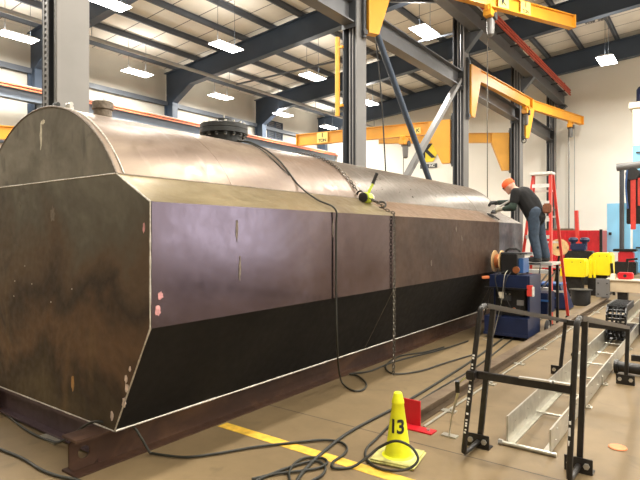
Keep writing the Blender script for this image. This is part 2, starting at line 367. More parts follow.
# rafters
FR = [-2.9, 3.3, 9.5, 15.7, 21.8, 27.7]
names = {-2.9: 'behind the photographer', 3.3: 'crossing above the near end of the tank', 9.5: 'in the second bay from the near end', 15.7: 'the broad one across the top middle of the photo',
         21.8: 'second from the far white wall', 27.7: 'lying against the top of the far white wall'}
for y in FR:
    t = thing('roof_rafter', 'dark blue steel roof rafter, '+names[y], 'beam', (XL+.1, y, 0), 0)
    w = MB(); z0, z1 = zb(XL), zb(XR)
    # web with a haunch at the eave
    poly = [(XL+.05,0,z0-.6),(XL+.75,0,z0-.5),(XL+1.9,0,zb(XL+1.9)+.02),(XR-.1,0,z1+.02),(XR-.1,0,z1+.9),(XL+.05,0,z0+.9)]
    w.prism(poly, (0,y-.01,0), (0,.02,0)); build('web', w, 'rafter', t)
    fl_b = MB(); fl_b.bar((XL+.7,y,z0-.51),(XL+1.9,y,zb(XL+1.9)),.3,.03).bar((XL+1.9,y,zb(XL+1.9)),(XR-.1,y,z1),.3,.03); build('bottom_flange', fl_b, 'rafter', t)
    tf = MB(); tf.bar((XL+.05,y,z0+.9),(XR-.1,y,z1+.9),.3,.03); build('top_flange', tf, 'rafter', t)
    c = thing('wall_column', 'blue-grey steel column on the left wall carrying the rafter '+names[y], 'column', (XL+.4, y, 0))
    b = MB(); b.ibeam((XL+.4,y,0),(XL+.4,y,z0-.52),.3,.6,.03,.02,(1,0,0)); build('shaft', b, 'rafter', c)
# purlins
k = 0
x = XL+.8
while x < XR-.5:
    b = MB(); z = zr(x)-.12
    b.bar((x, YF+.05, z), (x, YE-.05, z), .02, .2).bar((x+.03, YF+.05, z+.09),(x+.03, YE-.05, z+.09),.08,.015).bar((x-.03, YF+.05, z-.09),(x-.03, YE-.05, z-.09),.09,.02)
    tag(build('roof_purlin', b, 'purlin'), 'grey steel purlin running the length of the hall under the pale roof', 'purlin', 'roof purlins'); x += 1.5
# wall girts
for z, nm in ((7.75, 'upper'), (5.0, 'lower'), (2.4, 'lowest')):
    b = MB(); b.box(XL+.0, XL+.18, YF, YE, z-.1, z+.1)
    tag(build('wall_girt', b, 'purlin'), f'{nm} dark horizontal girt along the left wall', 'girt')
# louvre on left wall
t = thing('wall_louvre', 'dark tall louvred vent high on the left wall above the crane rail', 'vent', (XL+.1, 23.45, 7.3))
build('louvre_frame', MB().box(XL,XL+.1,22.8,24.1,7.2,7.26).box(XL,XL+.1,22.8,24.1,8.2,8.26).box(XL,XL+.1,22.8,22.86,7.26,8.2).box(XL,XL+.1,24.04,24.1,7.26,8.2).box(XL,XL+.1,23.42,23.48,7.26,8.2), 'rafter', t)
sl = MB()
for i in range(9): sl.bar((XL+.05,22.86,7.32+i*.1),(XL+.05,24.04,7.32+i*.1),.02,.08,(.6,0,.8))
build('louvre_slats', sl, 'purlin', t)
t = thing('roof_vent', 'small grey slotted roof vent above the end of the yellow boom', 'vent', (-3.9, 24.5, zr(-3.9)-.06))
for i in range(2):
    v = MB()
    for j in range(4): v.box(-4.35+i*.5+j*.1, -4.28+i*.5+j*.1, 24.1, 24.9, zr(-3.9)-.12, zr(-3.9)-.04)
    build('vent_panel', v, 'column_light', t)
# left-wall crane runway
t = thing('crane_runway', 'blue-grey crane runway with orange conductor bars along the left wall', 'crane rail', (XL+1.0, 9, 6.2))
build('runway_beam', MB().ibeam((XL+1.0,YF+.1,6.6),(XL+1.0,YE-.1,6.6),.3,.5), 'blue_grey', t)
build('crane_rail', MB().box(XL+.96,XL+1.04,YF+.1,YE-.1,6.85,6.93), 'pipe', t)
for dz in (0, .1):
    build('conductor_bar', MB().box(XL+1.15,XL+1.19,YF+.1,YE-.1,6.71+dz,6.76+dz), 'orange_bar', t)
for y in FR:
    build('bracket', MB().prism([(XL+.7,0,6.35),(XL+1.2,0,6.35),(XL+.7,0,5.75)],(0,y-.1,0),(0,.2,0)), 'blue_grey', t)
# ------------------------------------------------------------------ column row
CX = -6.4
CY = [3.35, 9.9, 16.1, 22.1, 27.9]
cn = ['big near grey steel column rising behind the rounded end of the tank', 'grey steel column behind the middle of the tank with a yellow guard strip',
      'dark steel column behind the far half of the tank, carrying two yellow jib booms', 'dark steel column behind the orange-capped man', 'dark steel column nearest the far white wall']
for y, lb in zip(CY, cn):
    t = thing('steel_column', lb, 'column', (CX, y, 0))
    top = zb(CX)-.02
    build('web', MB().box(CX-.16,CX+.15,y-.012,y+.012,.02,top), 'column', t)
    build('front_flange', MB().box(CX+.15,CX+.18,y-.2,y+.2,.02,top), 'near_column' if y == CY[0] else 'column_light', t)  # face toned lighter than the recessed web: light put into the colour
    build('rear_flange', MB().box(CX-.19,CX-.16,y-.2,y+.2,.02,top), 'column', t)
    build('base_plate', MB().box(CX-.3,CX+.3,y-.3,y+.3,0,.03), 'column', t)
    build('conduit', MB().tube([(CX-.06,y-.1,.05),(CX-.06,y-.1,top-.5)],.02), 'pipe', t); build('conduit', MB().tube([(CX+.05,y-.15,.05),(CX+.05,y-.15,top-.5)],.014), 'pipe', t)
    if y == CY[0]:
        lad = MB()
        lad.box(CX-.12,CX-.1,y-.22,y-.2,2,top).box(CX-.04,CX-.02,y-.22,y-.2,2,top)
        z = 2.1
        while z < 7: lad.box(CX-.12,CX-.02,y-.215,y-.205,z,z+.03); z += .07
        build('slotted_strut', lad, 'pipe', t)
    if y == CY[1]:
        build('guard_strip', MB().tube([(CX-.3,y-.24,4.2),(CX-.3,y-.24,5.95)],.055,10).box(CX-.34,CX-.16,y-.26,y-.2,5.7,5.75).box(CX-.34,CX-.16,y-.26,y-.2,4.4,4.45), 'yellow', t)
# crane runway upper
t = thing('crane_runway', 'grey crane runway beam high on the column row with red conductor bars', 'crane rail', (CX+.55, 12, 7.9))
RX = CX+.5
build('runway_beam', MB().ibeam((RX,YF+.1,8.2),(RX,YE-.1,8.2),.32,.6,.03,.02), 'runway', t)
build('crane_rail', MB().box(RX-.04,RX+.04,YF+.1,YE-.1,8.5,8.58), 'pipe', t)
for dz in (0,.11,.22):
    build('conductor_bar', MB().box(RX+.28,RX+.33,YF+.1,YE-.2,8.42+dz,8.47+dz), 'red_bar', t)
y = 0.
while y < YE-.5: build('bar_hanger', MB().box(RX+.0,RX+.3,y,y+.04,8.38,8.42).box(RX+.26,RX+.3,y,y+.04,8.40,8.78), 'column', t); y += 1.5
for y in CY: build('bracket', MB().prism([(CX+.18,0,7.88),(RX+.2,0,7.88),(CX+.18,0,7.3)],(0,y-.12,0),(0,.24,0)), 'column', t)
# lower runway beam, in spans
for i in range(4):
    a, b = CY[i]+.22, CY[i+1]-.22
    lb = ['nearest span, high behind the near column', 'span between the second and third columns', 'span behind the man\'s aisle, third and fourth columns', 'last span before the far white wall'][i]
    t = thing('tie_beam', 'grey steel beam linking columns, '+lb, 'beam', (CX,(a+b)/2,6.2))
    build('beam', MB().ibeam((CX-.02,a,6.45),(CX-.02,b,6.45),.3,.5,.03,.02), 'runway', t)
    build('end_plate', MB().box(CX-.2,CX+.17,a-.02,a,6.1,6.8), 'column', t); build('end_plate', MB().box(CX-.2,CX+.17,b,b+.02,6.1,6.8), 'column', t)
# X bracing
t1 = MB(); t1.tube([(CX+.3,CY[1]+.25,6.35),(CX+.3,CY[2]-.4,.15)],.075,12)
tag(build('brace_pipe', t1, 'rafter', smooth=True), 'long dark diagonal brace pipe falling to the right from the yellow bracket', 'brace')
t1 = MB(); t1.bar((CX+.05,CY[2]-.22,6.42),(CX+.05,CY[1]+.22,1.05),.16,.12)
tag(build('brace_bar', t1, 'column_light'), 'long light grey diagonal brace crossing in front of the black-lettered sign', 'brace')
t1 = MB(); t1.bar((CX-.05,CY[2]-.2,8.9),(CX-.05,CY[1]+.2,6.9),.1,.1)
tag(build('brace_bar', t1, 'column'), 'dark diagonal brace between the two upper beams', 'brace')
# pipes under roof
t = thing('sprinkler_pipe', 'light grey pipe running the length of the hall under the rafters', 'pipe', (-16.5,9,8.0))
build('main_pipe', MB().tube([(-16.5,YF+.1,8.08),(-16.5,YE-.1,8.08)],.07,10), 'pipe', t, smooth=True)
build('branch_pipe', MB().tube([(-16.5,16.1,8.05),(CX-.2,16.1,8.0)],.04,8), 'purlin', t, smooth=True)
for y in FR: build('hanger_rod', MB().tube([(-16.5,y,8.1),(-16.5,y,zb(-16.5))],.012,6), 'purlin', t)

# ------------------------------------------------------------------ jib cranes
def hoist(x, y, z, drop, label, trolley='yellow'):
    h = thing('chain_hoist', label, 'hoist', (x,y,z-.5))
    build('trolley', MB().box(x-.05,x+.05,y-.3,y+.3,z-.17,z-.03).cyl((x-.08,y-.2,z-.04),.06,.16,'X',12).cyl((x-.08,y+.2,z-.04),.06,.16,'X',12).box(x-.1,x+.1,y-.28,y-.02,z-.28,z-.12), trolley, h, bevel=.01)
    build('motor', MB().cyl((x-.12,y+.02,z-.24),.1,.26,'X',16), 'column', h, smooth=True)
    build('chain_bag', MB().lathe((x,y,z-.72),[(.04,0),(.085,.04),(.1,.3),(.1,.45)],n=14), 'column_light', h, smooth=True)
    build('load_chain', MB().tube([(x-.1,y+.05,z-.3),(x-.1,y+.05,z-drop)],.012,6), 'chain', h)
    hk = MB(); cz = z-drop
    hk.tube([(x-.1+.09*sin(a),y+.05,cz-.1+.09*cos(a)) for a in [i*pi/7 for i in range(0,12)]],.02,8)
    build('hook', hk, 'chain', h, smooth=True)
    return h
def jib(col_y, side, z, L, ang, label, drop_br=1.55, h=.36, mat='yellow'):
    """boom on the column row; side +1 towards the camera's aisle, -1 beyond; ang = direction of the boom (deg from +X)"""
    x0 = CX+(.22 if side > 0 else -.24)
    t = thing('jib_crane', label, 'crane', (x0, col_y, z-1.6), radians(ang))
    build('boom', MB().ibeam((.1,0,0),(L,0,0),.17,h,.025,.05).box(L-.01,L+.02,-.12,.12,-h/2,h/2).xf(Matrix.Translation((0,0,1.6-h/2))), mat, t, local=True, bevel=0)
    g = MB(); z0 = 1.6
    g.prism([(.1,0,z0-.0),(.8,0,z0-.0),(.8,0,z0-h-.02),(.36,0,z0-drop_br-.1),(.1,0,z0-drop_br-.1)],(0,-.09,0),(0,.18,0))
    build('bracket', g, mat, t, local=True)
    build('mast', MB().cyl((0.03,0,z0-drop_br-.2),.05,drop_br+.4,'Z',14), 'column', t, local=True, smooth=True)
    for hz in (z0-drop_br-.14, z0+.02): build('hinge', MB().box(-.02,.08,-.07,.07,hz,hz+.1), 'column', t, local=True)
    return t
def decal(t, x, z, txts, side=-1, w=.42, h=.34):
    """pale sticker with lettering on a boom's web/flange side"""
    y = side*.091
    s = 1 if side < 0 else -1
    d = build('sticker', MB().box(x-w/2,x+w/2,min(y,y*1.05),max(y,y*1.05),z-h/2,z+h/2), 'sign_pale', t, local=True)
    for tx, dz, sz in txts:
        build('lettering', text_mb(tx, sz, lambda a, b, dz=dz: Vector((x+s*a, y*1.08, z+dz+b))), 'ink', d, local=True)
jE = jib(CY[1], 1, 7.66, 6.8, 63.4, 'nearest yellow jib boom at the top of the photo with an orange hoist', 1.55)
jC = jib(CY[2], 1, 6.95, 5.6, 86, 'yellow jib boom on the third column, swung along the row', h=.4)
jD = jib(CY[3], 1, 7.15, 5.4, 77, 'yellow jib boom on the fourth column, ending over the ladder', h=.4)
jA = jib(CY[2], -1, 5.25, 5.7, 190, 'long yellow jib boom beyond the tank, with the hanging grey hoist', 1.3, .42, 'yellow')
jB = jib(CY[3], -1, 5.75, 5.4, 214, 'yellow jib boom with tapered bracket on the far side of the fourth column', 1.45, .4, 'yellow_dark')
# web panels between flanges are flush on the booms: lettering plates
for j, L in ((jE, 5.6),):
    decal(j, 4.12, 1.6-.18, [('K', 0, .26)], -1, .36, .3)
    decal(j, 4.9, 1.6-.18, [('1', .07, .2), ('TON', -.1, .12)], -1, .36, .32)
decal(jA, 4.65, 1.6-.21, [('1', .08, .22), ('TON', -.1, .15)], 1, .42, .36)
decal(jA, 1.15, 1.6-.27, [('K', 0, .16)], 1, .2, .2)
def jpt(j, L):
    a = j.rotation_euler.z; return (j.location.x+cos(a)*L, j.location.y+sin(a)*L)
hx, hy = jpt(jE, 3.77); hoist(hx, hy, 7.3, 5.0, 'orange trolley hoist under the nearest yellow boom at the top')
hx, hy = jpt(jC, 5.2); hoist(hx, hy, 6.55, 1.2, 'hoist hanging at the tip of the boom on the third column')
hx, hy = jpt(jD, 4.3); hoist(hx, hy, 6.75, 5.6, 'orange hoist hanging under the boom that ends above the ladder')
hx, hy = jpt(jA, 1.6); hoist(hx, hy, 4.83, 1.25, 'grey hoist with a loop hook hanging beyond the middle of the tank')
# near-left partial booms
t = thing('jib_crane', 'yellow jib boom low at the left edge beyond the rounded tank end', 'crane', (XL+.75,3.3,4.5))
build('boom', MB().ibeam((XL+.85,3.4,4.7),(-16.8,8.3,4.7),.2,.42,.03,.05), 'yellow', t)
build('mast', MB().cyl((XL+.8,3.3,3.9),.06,1.3), 'column', t)
t = thing('jib_crane', 'sliver of yellow jib bracket left of the near grey column', 'crane', (CX-.3,CY[0],4.2))
build('bracket', MB().prism([(CX-.24,0,5.6),(CX-.7,0,5.6),(CX-.6,0,4.5),(CX-.3,0,3.35),(CX-.24,0,3.35)],(0,CY[0]+.0,0),(0,.1,0)), 'yellow', t)
build('stay', MB().bar((CX-.25,CY[0]+.05,3.3),(CX-.95,CY[0]+.05,5.6),.04,.05), 'column_light', t)
# hexagonal sign hanging on the far wall
t = thing('hexagon_sign', 'yellow hexagonal sign with a black letter K on the far white wall', 'sign', (-13.1,28.3,6))
sx, sz = -13.3, 6.42
hexp = [(sx+.72*cos(a),0,sz+.72*sin(a)) for a in [i*pi/3 for i in range(6)]]
build('panel', MB().prism(hexp,(0,28.32,0),(0,.06,0)), 'sign_yellow', t)
build('lettering', text_mb('K', 1.25, lambda a, b: Vector((sx+a+.05, 28.31, sz+b))), 'ink', t)
build('name_plate', MB().box(sx-.45,sx+.6,28.33,28.38,sz-.98,sz-.74), 'column', t)
build('plate_lettering', text_mb('INC', .22, lambda a, b: Vector((sx+a+.3, 28.32, sz-.86+b))), 'white_paint', t)
# wires
w = MB(); w.tube([(CX-.3,CY[1]+1.3,7.0),(CX-.35,CY[1]+1.8,5),(CX-.4,CY[1]+2.2,2.2)],.018,6,6)
tag(build('hanging_cable', w, 'black'), 'thin black cable hanging down just right of the second column', 'cable')
w = MB(); w.tube([(-7.6,27.2,8.6),(-7.6,27.2,1.2)],.02,6)
tag(build('hanging_cable', w, 'purlin'), 'thin grey cable hanging in front of the far wall behind the man', 'cable')
w = MB(); w.tube([(-5.6,27.9,6.9),(-5.6,27.9,.9)],.03,6).tube([(-5.35,27.9,6.9),(-5.35,27.9,.9)],.02,6)
tag(build('hanging_cable', w, 'pipe'), 'pair of pale hanging hoist lines right of the ladder', 'cable')
# ------------------------------------------------------------------ lamps
LZ = 8.15
lamp_pos = [(-18.8,3.4),(-18.6,8.1),(-18.8,12.8),(-18.85,17.4),(-18.9,22.0),(-18.9,26.3),
            (-13.7,-1.0),(-13.7,3.9),(-13.8,8.45),(-13.7,12.9),(-13.4,17.5),(-13.8,22.6),(-7.5,15.8),
            (-8.3,-3.0),(-8.3,2.6),(-8.0,7.2),(-2.4,3.2),(-2.4,8.0),(-2.4,12.8),(-3.2,22.5),
            (1.8,-1.5),(1.8,3.2),(3.2,8),(3.2,12.8),(3.2,17.6),(3.2,22.4),(1.2,25.6),(6.0,25.6),(8.5,1),(8.5,8),(8.5,15),(8.5,22)]  # all out of view; far-wall pair added, front pair shifted inward, for brightness
where = {(-18.6,8.1):'at the left edge of the photo',(-18.8,12.8):'in the wall-side row, right of the near column',(-18.85,17.4):'in the wall-side row above the round hatch',
 (-18.9,22.0):'in the wall-side row, third right of near column',(-18.9,26.3):'in the wall-side row, farthest, just above the long yellow boom',
 (-13.8,8.45):'at the top edge just right of the near column',(-13.7,12.9):'large, upper left of centre under the broad rafter',(-13.4,17.5):'left of the second column at rafter height',
 (-13.8,22.6):'small, just right of the second column',(-7.5,15.8):'bright, near the top between the second and third columns',(-3.2,22.5):'alone in front of the far white wall at upper right'}
LP = thing('high_bay_lamp', 'x', 'lamp', (0,0,LZ))
build('lens', MB().box(-.27,.27,-.56,.56,0,.02), 'lamp', LP, local=True)
build('housing', MB().add([(-.3,-.6,.02),(.3,-.6,.02),(.3,.6,.02),(-.3,.6,.02),(-.2,-.5,.1),(.2,-.5,.1),(.2,.5,.1),(-.2,.5,.1)],[(3,2,1,0),(4,5,6,7),(0,1,5,4),(1,2,6,5),(2,3,7,6),(3,0,4,7)]), 'lamp_body', LP, local=True)
LROOT = []
for i, p in enumerate(lamp_pos):
    lb = 'white high-bay lamp '+where[p] if p in where else 'white high-bay lamp outside the photo, lighting the hall'
    gr = 'high-bay lamps under the roof'
    if i == 0: o = LP; o.location = (*p, LZ); o['label'] = lb; o['group'] = gr
    else: o = dup(LP, (*p, LZ), 0, lb, gr)
    LROOT.append(o)
    ld = bpy.data.lights.get('lamp_light')
    if ld is None:
        ld = bpy.data.lights.new('lamp_light', 'AREA'); ld.shape = 'RECTANGLE'; ld.size = .5; ld.size_y = 1.1; ld.energy = 160; ld.color = (1, .94, .84)
    lo = bpy.data.objects.new('lamp_light', ld); COL.objects.link(lo); lo.location = (p[0], p[1], LZ-.03)
    lu = bpy.data.lights.get('added_uplight')
    if lu is None:
        lu = bpy.data.lights.new('added_uplight', 'AREA'); lu.shape = 'RECTANGLE'; lu.size = .3; lu.size_y = 1.0; lu.energy = 22; lu.color = (1, .94, .84)  # upward light added to brighten the roof liner
    lo = bpy.data.objects.new('added_uplight', lu); COL.objects.link(lo); lo.location = (p[0], p[1], LZ+.14); lo.rotation_euler = (pi,0,0)
for o in LROOT:
    for sy in (-.4, .4):
        h = zr(o.location.x+.0)-LZ
        build('suspension_wire', MB().tube([(0,sy,.1),(0,sy,h)],.008,5), 'purlin', o, local=True)
W = bpy.data.worlds.new('world'); SC.world = W; W.use_nodes = True
W.node_tree.nodes['Background'].inputs[0].default_value = (.82, .88, 1, 1); W.node_tree.nodes['Background'].inputs[1].default_value = 3.0
SC.view_settings.view_transform = 'Standard'; SC.view_settings.look = 'None'; SC.view_settings.gamma = 1; SC.view_settings.exposure = 1.0
# ------------------------------------------------------------------ the tank
Y0, Y1, Y2, Y3 = 2.01, 5.15, 8.71, 10.0
TC, TB = -4.2, .24
P = [(-3.2,TB),(-2.81,.965),(-2.81,1.76),(-3.18,1.96)]
RT = 1.187; ZC = 2.54-RT
arc = [(TC+RT*sin(a), ZC+RT*cos(a)) for a in [radians(59.2)*(1-i/18) for i in range(37)]]
mir = lambda p: (2*TC-p[0], p[1])
tank = thing('steel_tank', 'huge raw steel tank with rounded top and sloped lower sides on beams', 'tank', (TC,Y0,0))
def plate(name, a, b, ya, yb, mat, th=.01):
    """plate between two profile points, thickness inward"""
    a = Vector((a[0],0,a[1])); b = Vector((b[0],0,b[1])); d = (b-a).normalized(); n = Vector((d.z,0,-d.x))
    if n.dot(Vector((TC,0,1.3))-a) < 0: n = -n
    return build(name, MB().prism([a,b,b+n*th,a+n*th],(0,ya,0),(0,yb-ya,0)), mat, tank)
g = .0015
for side in (0,1):
    f_ = (lambda p: p) if side == 0 else mir
    for i,(ya,yb) in enumerate(((Y0,Y1),(Y1,Y2),(Y2,Y3))):
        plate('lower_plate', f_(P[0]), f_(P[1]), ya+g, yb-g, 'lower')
        plate('side_plate', f_(P[1]), f_(P[2]), ya+g, yb-g, ('side1','side2','side3')[i])
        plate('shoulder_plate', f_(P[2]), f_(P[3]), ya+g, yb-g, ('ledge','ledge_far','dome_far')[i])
build('bottom_plate', MB().box(2*TC-P[0][0],P[0][0],Y0,Y3,TB,TB+.01), 'lower', tank)
def dome(ya, yb, mat):
    out = [Vector((x,ya,z)) for x,z in arc]; m = len(out)
    inn = [Vector((TC+(p.x-TC)*(RT-.01)/RT, ya, ZC+(p.z-ZC)*(RT-.01)/RT)) for p in out]
    d = Vector((0,yb-ya,0)); vs = out+inn+[p+d for p in out]+[p+d for p in inn]; fs = []
    for i in range(m-1):
        fs += [(i,i+1,2*m+i+1,2*m+i),(m+i,3*m+i,3*m+i+1,m+i+1),(i,m+i,m+i+1,i+1),(2*m+i,2*m+i+1,3*m+i+1,3*m+i)]
    fs += [(0,2*m,3*m,m),(m-1,2*m-1,4*m-1,3*m-1)]
    return build('dome_shell', MB().add(vs,fs), mat, tank, smooth=True)
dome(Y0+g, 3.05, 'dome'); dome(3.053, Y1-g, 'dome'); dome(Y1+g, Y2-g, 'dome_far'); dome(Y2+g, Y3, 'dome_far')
for y, s in ((Y0,-1),(Y3,1)):
    lower = [P[0],P[1],P[2],P[3]]; poly = lower+[mir(p) for p in reversed(lower)]
    build('end_plate', MB().prism([(x,0,z) for x,z in poly],(0,y-.006,0),(0,.012,0)), 'end', tank)
    build('head_plate', MB().prism([(x,0,z) for x,z in arc],(0,y-.006,0),(0,.012,0)), 'arc', tank)
ye = Y0-.006
def weld(pts, r=.006, mat='weld', sm=0):
    P_ = [Vector(p) for p in pts]; Q = []
    for a, b in zip(P_, P_[1:]):
        n = max(1, int((b-a).length/.06)); Q += [a.lerp(b, i/n) for i in range(n)]
    Q.append(P_[-1]); R = [r*(.75+.5*random.random()) for _ in Q]
    return build('weld_bead', MB().tube(Q, R, 6), mat, tank, smooth=True)
q3 = lambda p, y: (p[0], y, p[1])
weld([q3(P[0],ye),q3(P[1],ye),q3(P[2],ye)],.006)
weld([q3(P[2],ye),q3(P[3],ye)],.006)
weld([q3(P[3],ye),q3(mir(P[3]),ye)],.005)
weld([q3(mir(P[3]),ye),q3(mir(P[2]),ye),q3(mir(P[1]),ye),q3(mir(P[0]),ye)])
weld([q3(a,ye) for a in arc],.008,'weld_dark')
weld([q3(P[0],ye),q3(mir(P[0]),ye)],.006)
weld([q3(P[0],Y0),q3(P[0],Y3)],.008)
weld([q3(P[3],Y0),q3(P[3],Y3)],.006,'weld_dark')
weld([q3(mir(P[3]),Y0),q3(mir(P[3]),Y3)],.006,'weld_dark')
for y in (Y1,Y2): weld([q3(a,y) for a in arc]+[q3(P[2],y),q3(P[1],y),q3(P[0],y)],.003,'weld_dark')
# raised collar just inside the dome's front edge
build('edge_band', MB().tube([(TC+(x-TC)*1.002,Y0+.05,ZC+(z-ZC)*1.002) for x,z in arc],.006,6), 'weld', tank, smooth=True)
# ground spots, chalk, rust marks, tack studs on the end plate
def patch(name, c, rx, rz, mat, axis='Y', seed=1):
    rnd = random.Random(seed); n = 14; pl = []
    for i in range(n):
        a = 2*pi*i/n; k = .7+.5*rnd.random()
        pl.append((c[0]+rx*k*cos(a),0,c[2]+rz*k*sin(a)) if axis == 'Y' else (0,c[1]+rx*k*cos(a),c[2]+rz*k*sin(a)))
    if axis == 'Y': return build(name, MB().prism(pl,(0,c[1]-.0015,0),(0,.002,0)), mat, tank)
    return build(name, MB().prism(pl,(c[0],0,0),(.002,0,0)), mat, tank)
def onend(px, py):
    u = (px-320)/527.; v = -(py-235)/527.; d = (-sin(YAW)+u*cos(YAW), cos(YAW)+u*sin(YAW), v); t = ye/d[1]
    return (d[0]*t, ye, CH+d[2]*t)
patch('chalk_mark', onend(41,135), .018, .10, 'chalk', seed=3); patch('chalk_mark', onend(43,122), .03, .02, 'chalk', seed=8)
patch('rust_patch', onend(73,383), .022, .07, 'rust_spot', seed=4)
for p, r in (((127,388),.022),((124,403),.022),((112,416),.02),((126,379),.018),((130,369),.012)): patch('ground_spot', onend(*p), r, r*1.5, 'ground_spot', seed=int(p[0]))
patch('scorch_spot', onend(144,228), .012, .03, 'pink_spot', seed=5)
patch('scuff_patch', onend(53,214), .035, .06, 'weld_dark', seed=15); patch('scuff_patch', onend(20,205), .012, .04, 'weld_dark', seed=16)
for p in ((32,284),(14,296),(51,302),(72,289),(15,281),(25,266)): build('tack_stud', MB().sphere(onend(*p), .006, 8), 'weld', tank, smooth=True)
for y_, z_, r_ in ((2.08,1.165,.02),(2.06,1.07,.024)): patch('scorch_spot', (-2.8095,y_,z_), r_, r_*1.3, 'pink_spot', 'X', seed=int(y_*100))
for y_, z_ in ((3.98,1.6),(2.75,1.58),(2.78,1.3)): patch('scuff_patch', (-2.8095,y_,z_), .012, .09, 'weld_dark', 'X', seed=int(z_*100))
for y_, z_ in ((6.9,1.63),(7.1,1.5),(6.1,1.2)): patch('chalk_mark', (-2.8095,y_,z_), .02, .04, 'weld_dark', 'X', seed=int(y_*10))
# hatch on top
hy_ = 3.92; hz = 2.50
build('hatch_neck', MB().lathe((TC,hy_,hz),[(.19,0),(.19,.14)],n=36), 'flange', tank, smooth=True)
hf = build('hatch_flange', MB().lathe((TC,hy_,hz+.12),[(.225,0),(.255,.005),(.255,.045),(.25,.05),(.25,.052),(.255,.057),(.255,.10),(.245,.105)],n=40), 'flange', tank, smooth=True)
for i in range(16):
    a = 2*pi*i/16+.1
    build('flange_bolt', MB().cyl((TC+.225*cos(a),hy_+.225*sin(a),hz+.09),.012,.155,'Z',6), 'bolt', hf)
    build('flange_nut', MB().cyl((TC+.228*cos(a),hy_+.228*sin(a),hz+.095),.02,.022,'Z',6), 'flange', hf)
build('hatch_cap', MB().lathe((TC,hy_,hz+.22),[(.095,0),(.095,.05),(.085,.055),(.085,.07),(.03,.072),(.03,.08)],n=28), 'flange', tank, smooth=True)
build('cap_pin', MB().cyl((TC,hy_,hz+.29),.008,.05), 'bolt', tank)
build('pipe_stub', MB().lathe((TC,2.52,2.52),[(.075,0),(.075,.10),(.088,.105),(.088,.165),(.075,.17),(.0751,.172)],n=28), 'weld_dark', tank, smooth=True)
build('stub_pin', MB().cyl((TC+.02,2.52,2.68),.006,.04), 'bolt', tank)
for i,(dx,dy) in enumerate(((0,0),(.09,.06))):
    vf = build('vent_fitting', MB().lathe((TC+dx-.02,2.13+dy,2.52),[(.02,0),(.02,.03),(.032,.032),(.032,.06),(.018,.065),(.018,.085)],n=14), 'bolt' if i else 'flange', tank, smooth=True)
    build('fitting_nut', MB().cyl((TC+dx-.05,2.13+dy,2.595),.018,.06,'X',8), 'bolt' if i else 'flange', vf)
# ---- beams under the tank
bm = thing('support_beam', 'rusty brown I-beam under the near long side of the tank, its round-holed end showing', 'beam', (-3.32,1.78,0))
build('top_flange', MB().box(-3.42,-3.235,1.76,10.6,.222,TB-.001), 'beam_top', bm, bevel=.002)
build('bottom_flange', MB().box(-3.42,-3.235,1.76,10.6,0,.016), 'beam_rust', bm, bevel=.002)
wb = MB()
hc = (1.86,.12); hr = .042; n = 20; ring = [(hc[0]+hr*cos(2*pi*i/n), hc[1]+hr*sin(2*pi*i/n)) for i in range(n)]
sq = []
for i in range(n):
    a = 2*pi*i/n; k = 1/max(abs(cos(a)),abs(sin(a))); sq.append((hc[0]+.1*cos(a)*k, hc[1]+.103*sin(a)*k))
for sx_ in (-3.334,-3.322):
    wb.add([(sx_,y,z) for y,z in ring]+[(sx_,y,z) for y,z in sq],[(i,(i+1)%n,n+(i+1)%n,n+i) for i in range(n)])
wb.add([(-3.334,y,z) for y,z in ring]+[(-3.322,y,z) for y,z in ring],[(i,(i+1)%n,n+(i+1)%n,n+i) for i in range(n)])
wb.box(-3.334,-3.322,1.96,10.6,.016,.222)
build('web', wb, 'beam_rust', bm)
bm2 = thing('support_beam', 'dark plum coloured cross beam under the tank end, running to the left edge', 'beam', (-4.4,2.12,0))
build('top_flange', MB().box(-5.4,-3.45,2.0,2.14,.215,TB-.001), 'beam_plum', bm2)
build('bottom_flange', MB().box(-5.4,-3.45,2.0,2.14,.02,.035), 'beam_plum', bm2)
build('web', MB().box(-5.4,-3.45,2.06,2.075,.035,.215), 'beam_plum', bm2)
build('shim_plate', MB().box(-4.12,-3.9,1.95,2.12,0,.02), 'galv', bm2)
bm3 = thing('support_beam', 'rusty brown I-beam under the far long side of the tank', 'beam', (-5.1,1.78,0))
build('beam', MB().ibeam((-5.1,1.9,.12),(-5.1,10.6,.12),.18,.238), 'beam_rust', bm3)
for yy in (5.15, 8.71):
    b3 = build('support_beam', MB().ibeam((-4.98,yy,.12),(-3.44,yy,.12),.14,.22), 'beam_plum')
    tag(b3, 'cross beam hidden in the dark beneath the middle of the tank' if yy < 6 else 'cross beam hidden in the dark beneath the far part of the tank', 'beam')
# ---- ratchet chain across the tank at Y1
def chain_mb(pts, L=.045, w=.028, r=.0055):
    P_ = [Vector(p) for p in pts]; Q = []; acc = 0
    seg = [(a,b,(b-a).length) for a,b in zip(P_,P_[1:])]; tot = sum(s[2] for s in seg); d = 0
    def at_(t):
        for a,b,l in seg:
            if t <= l: return a.lerp(b,t/l), (b-a).normalized()
            t -= l
        return P_[-1], (P_[-1]-P_[-2]).normalized()
    mb = MB(); k = 0; pitch = L*.78
    while d < tot:
        c, t = at_(d); ref = Vector((0,1,0)) if k%2 else Vector((0,.1,1)); 
        if abs(t.dot(ref.normalized())) > .95: ref = Vector((1,0,0))
        s = t.cross(ref).normalized()
        lp = [c+t*((L-w)/2*(1 if cos(a)>0 else -1)+w/2*cos(a))+s*(w/2*sin(a)) for a in [2*pi*i/8+.39 for i in range(8)]]
        mb.tube(lp+[lp[0]], r, 5, cap=False); d += pitch; k += 1
    return mb
ya = Y1-.12
over = [(TC+(RT+.02)*sin(a), ya, ZC+(RT+.02)*cos(a)) for a in [radians(-60+i*6) for i in range(20)]]
o = build('lashing_chain', chain_mb(over), 'chain'); tag(o, 'steel chain lying over the dome down to the lever hoist', 'chain')
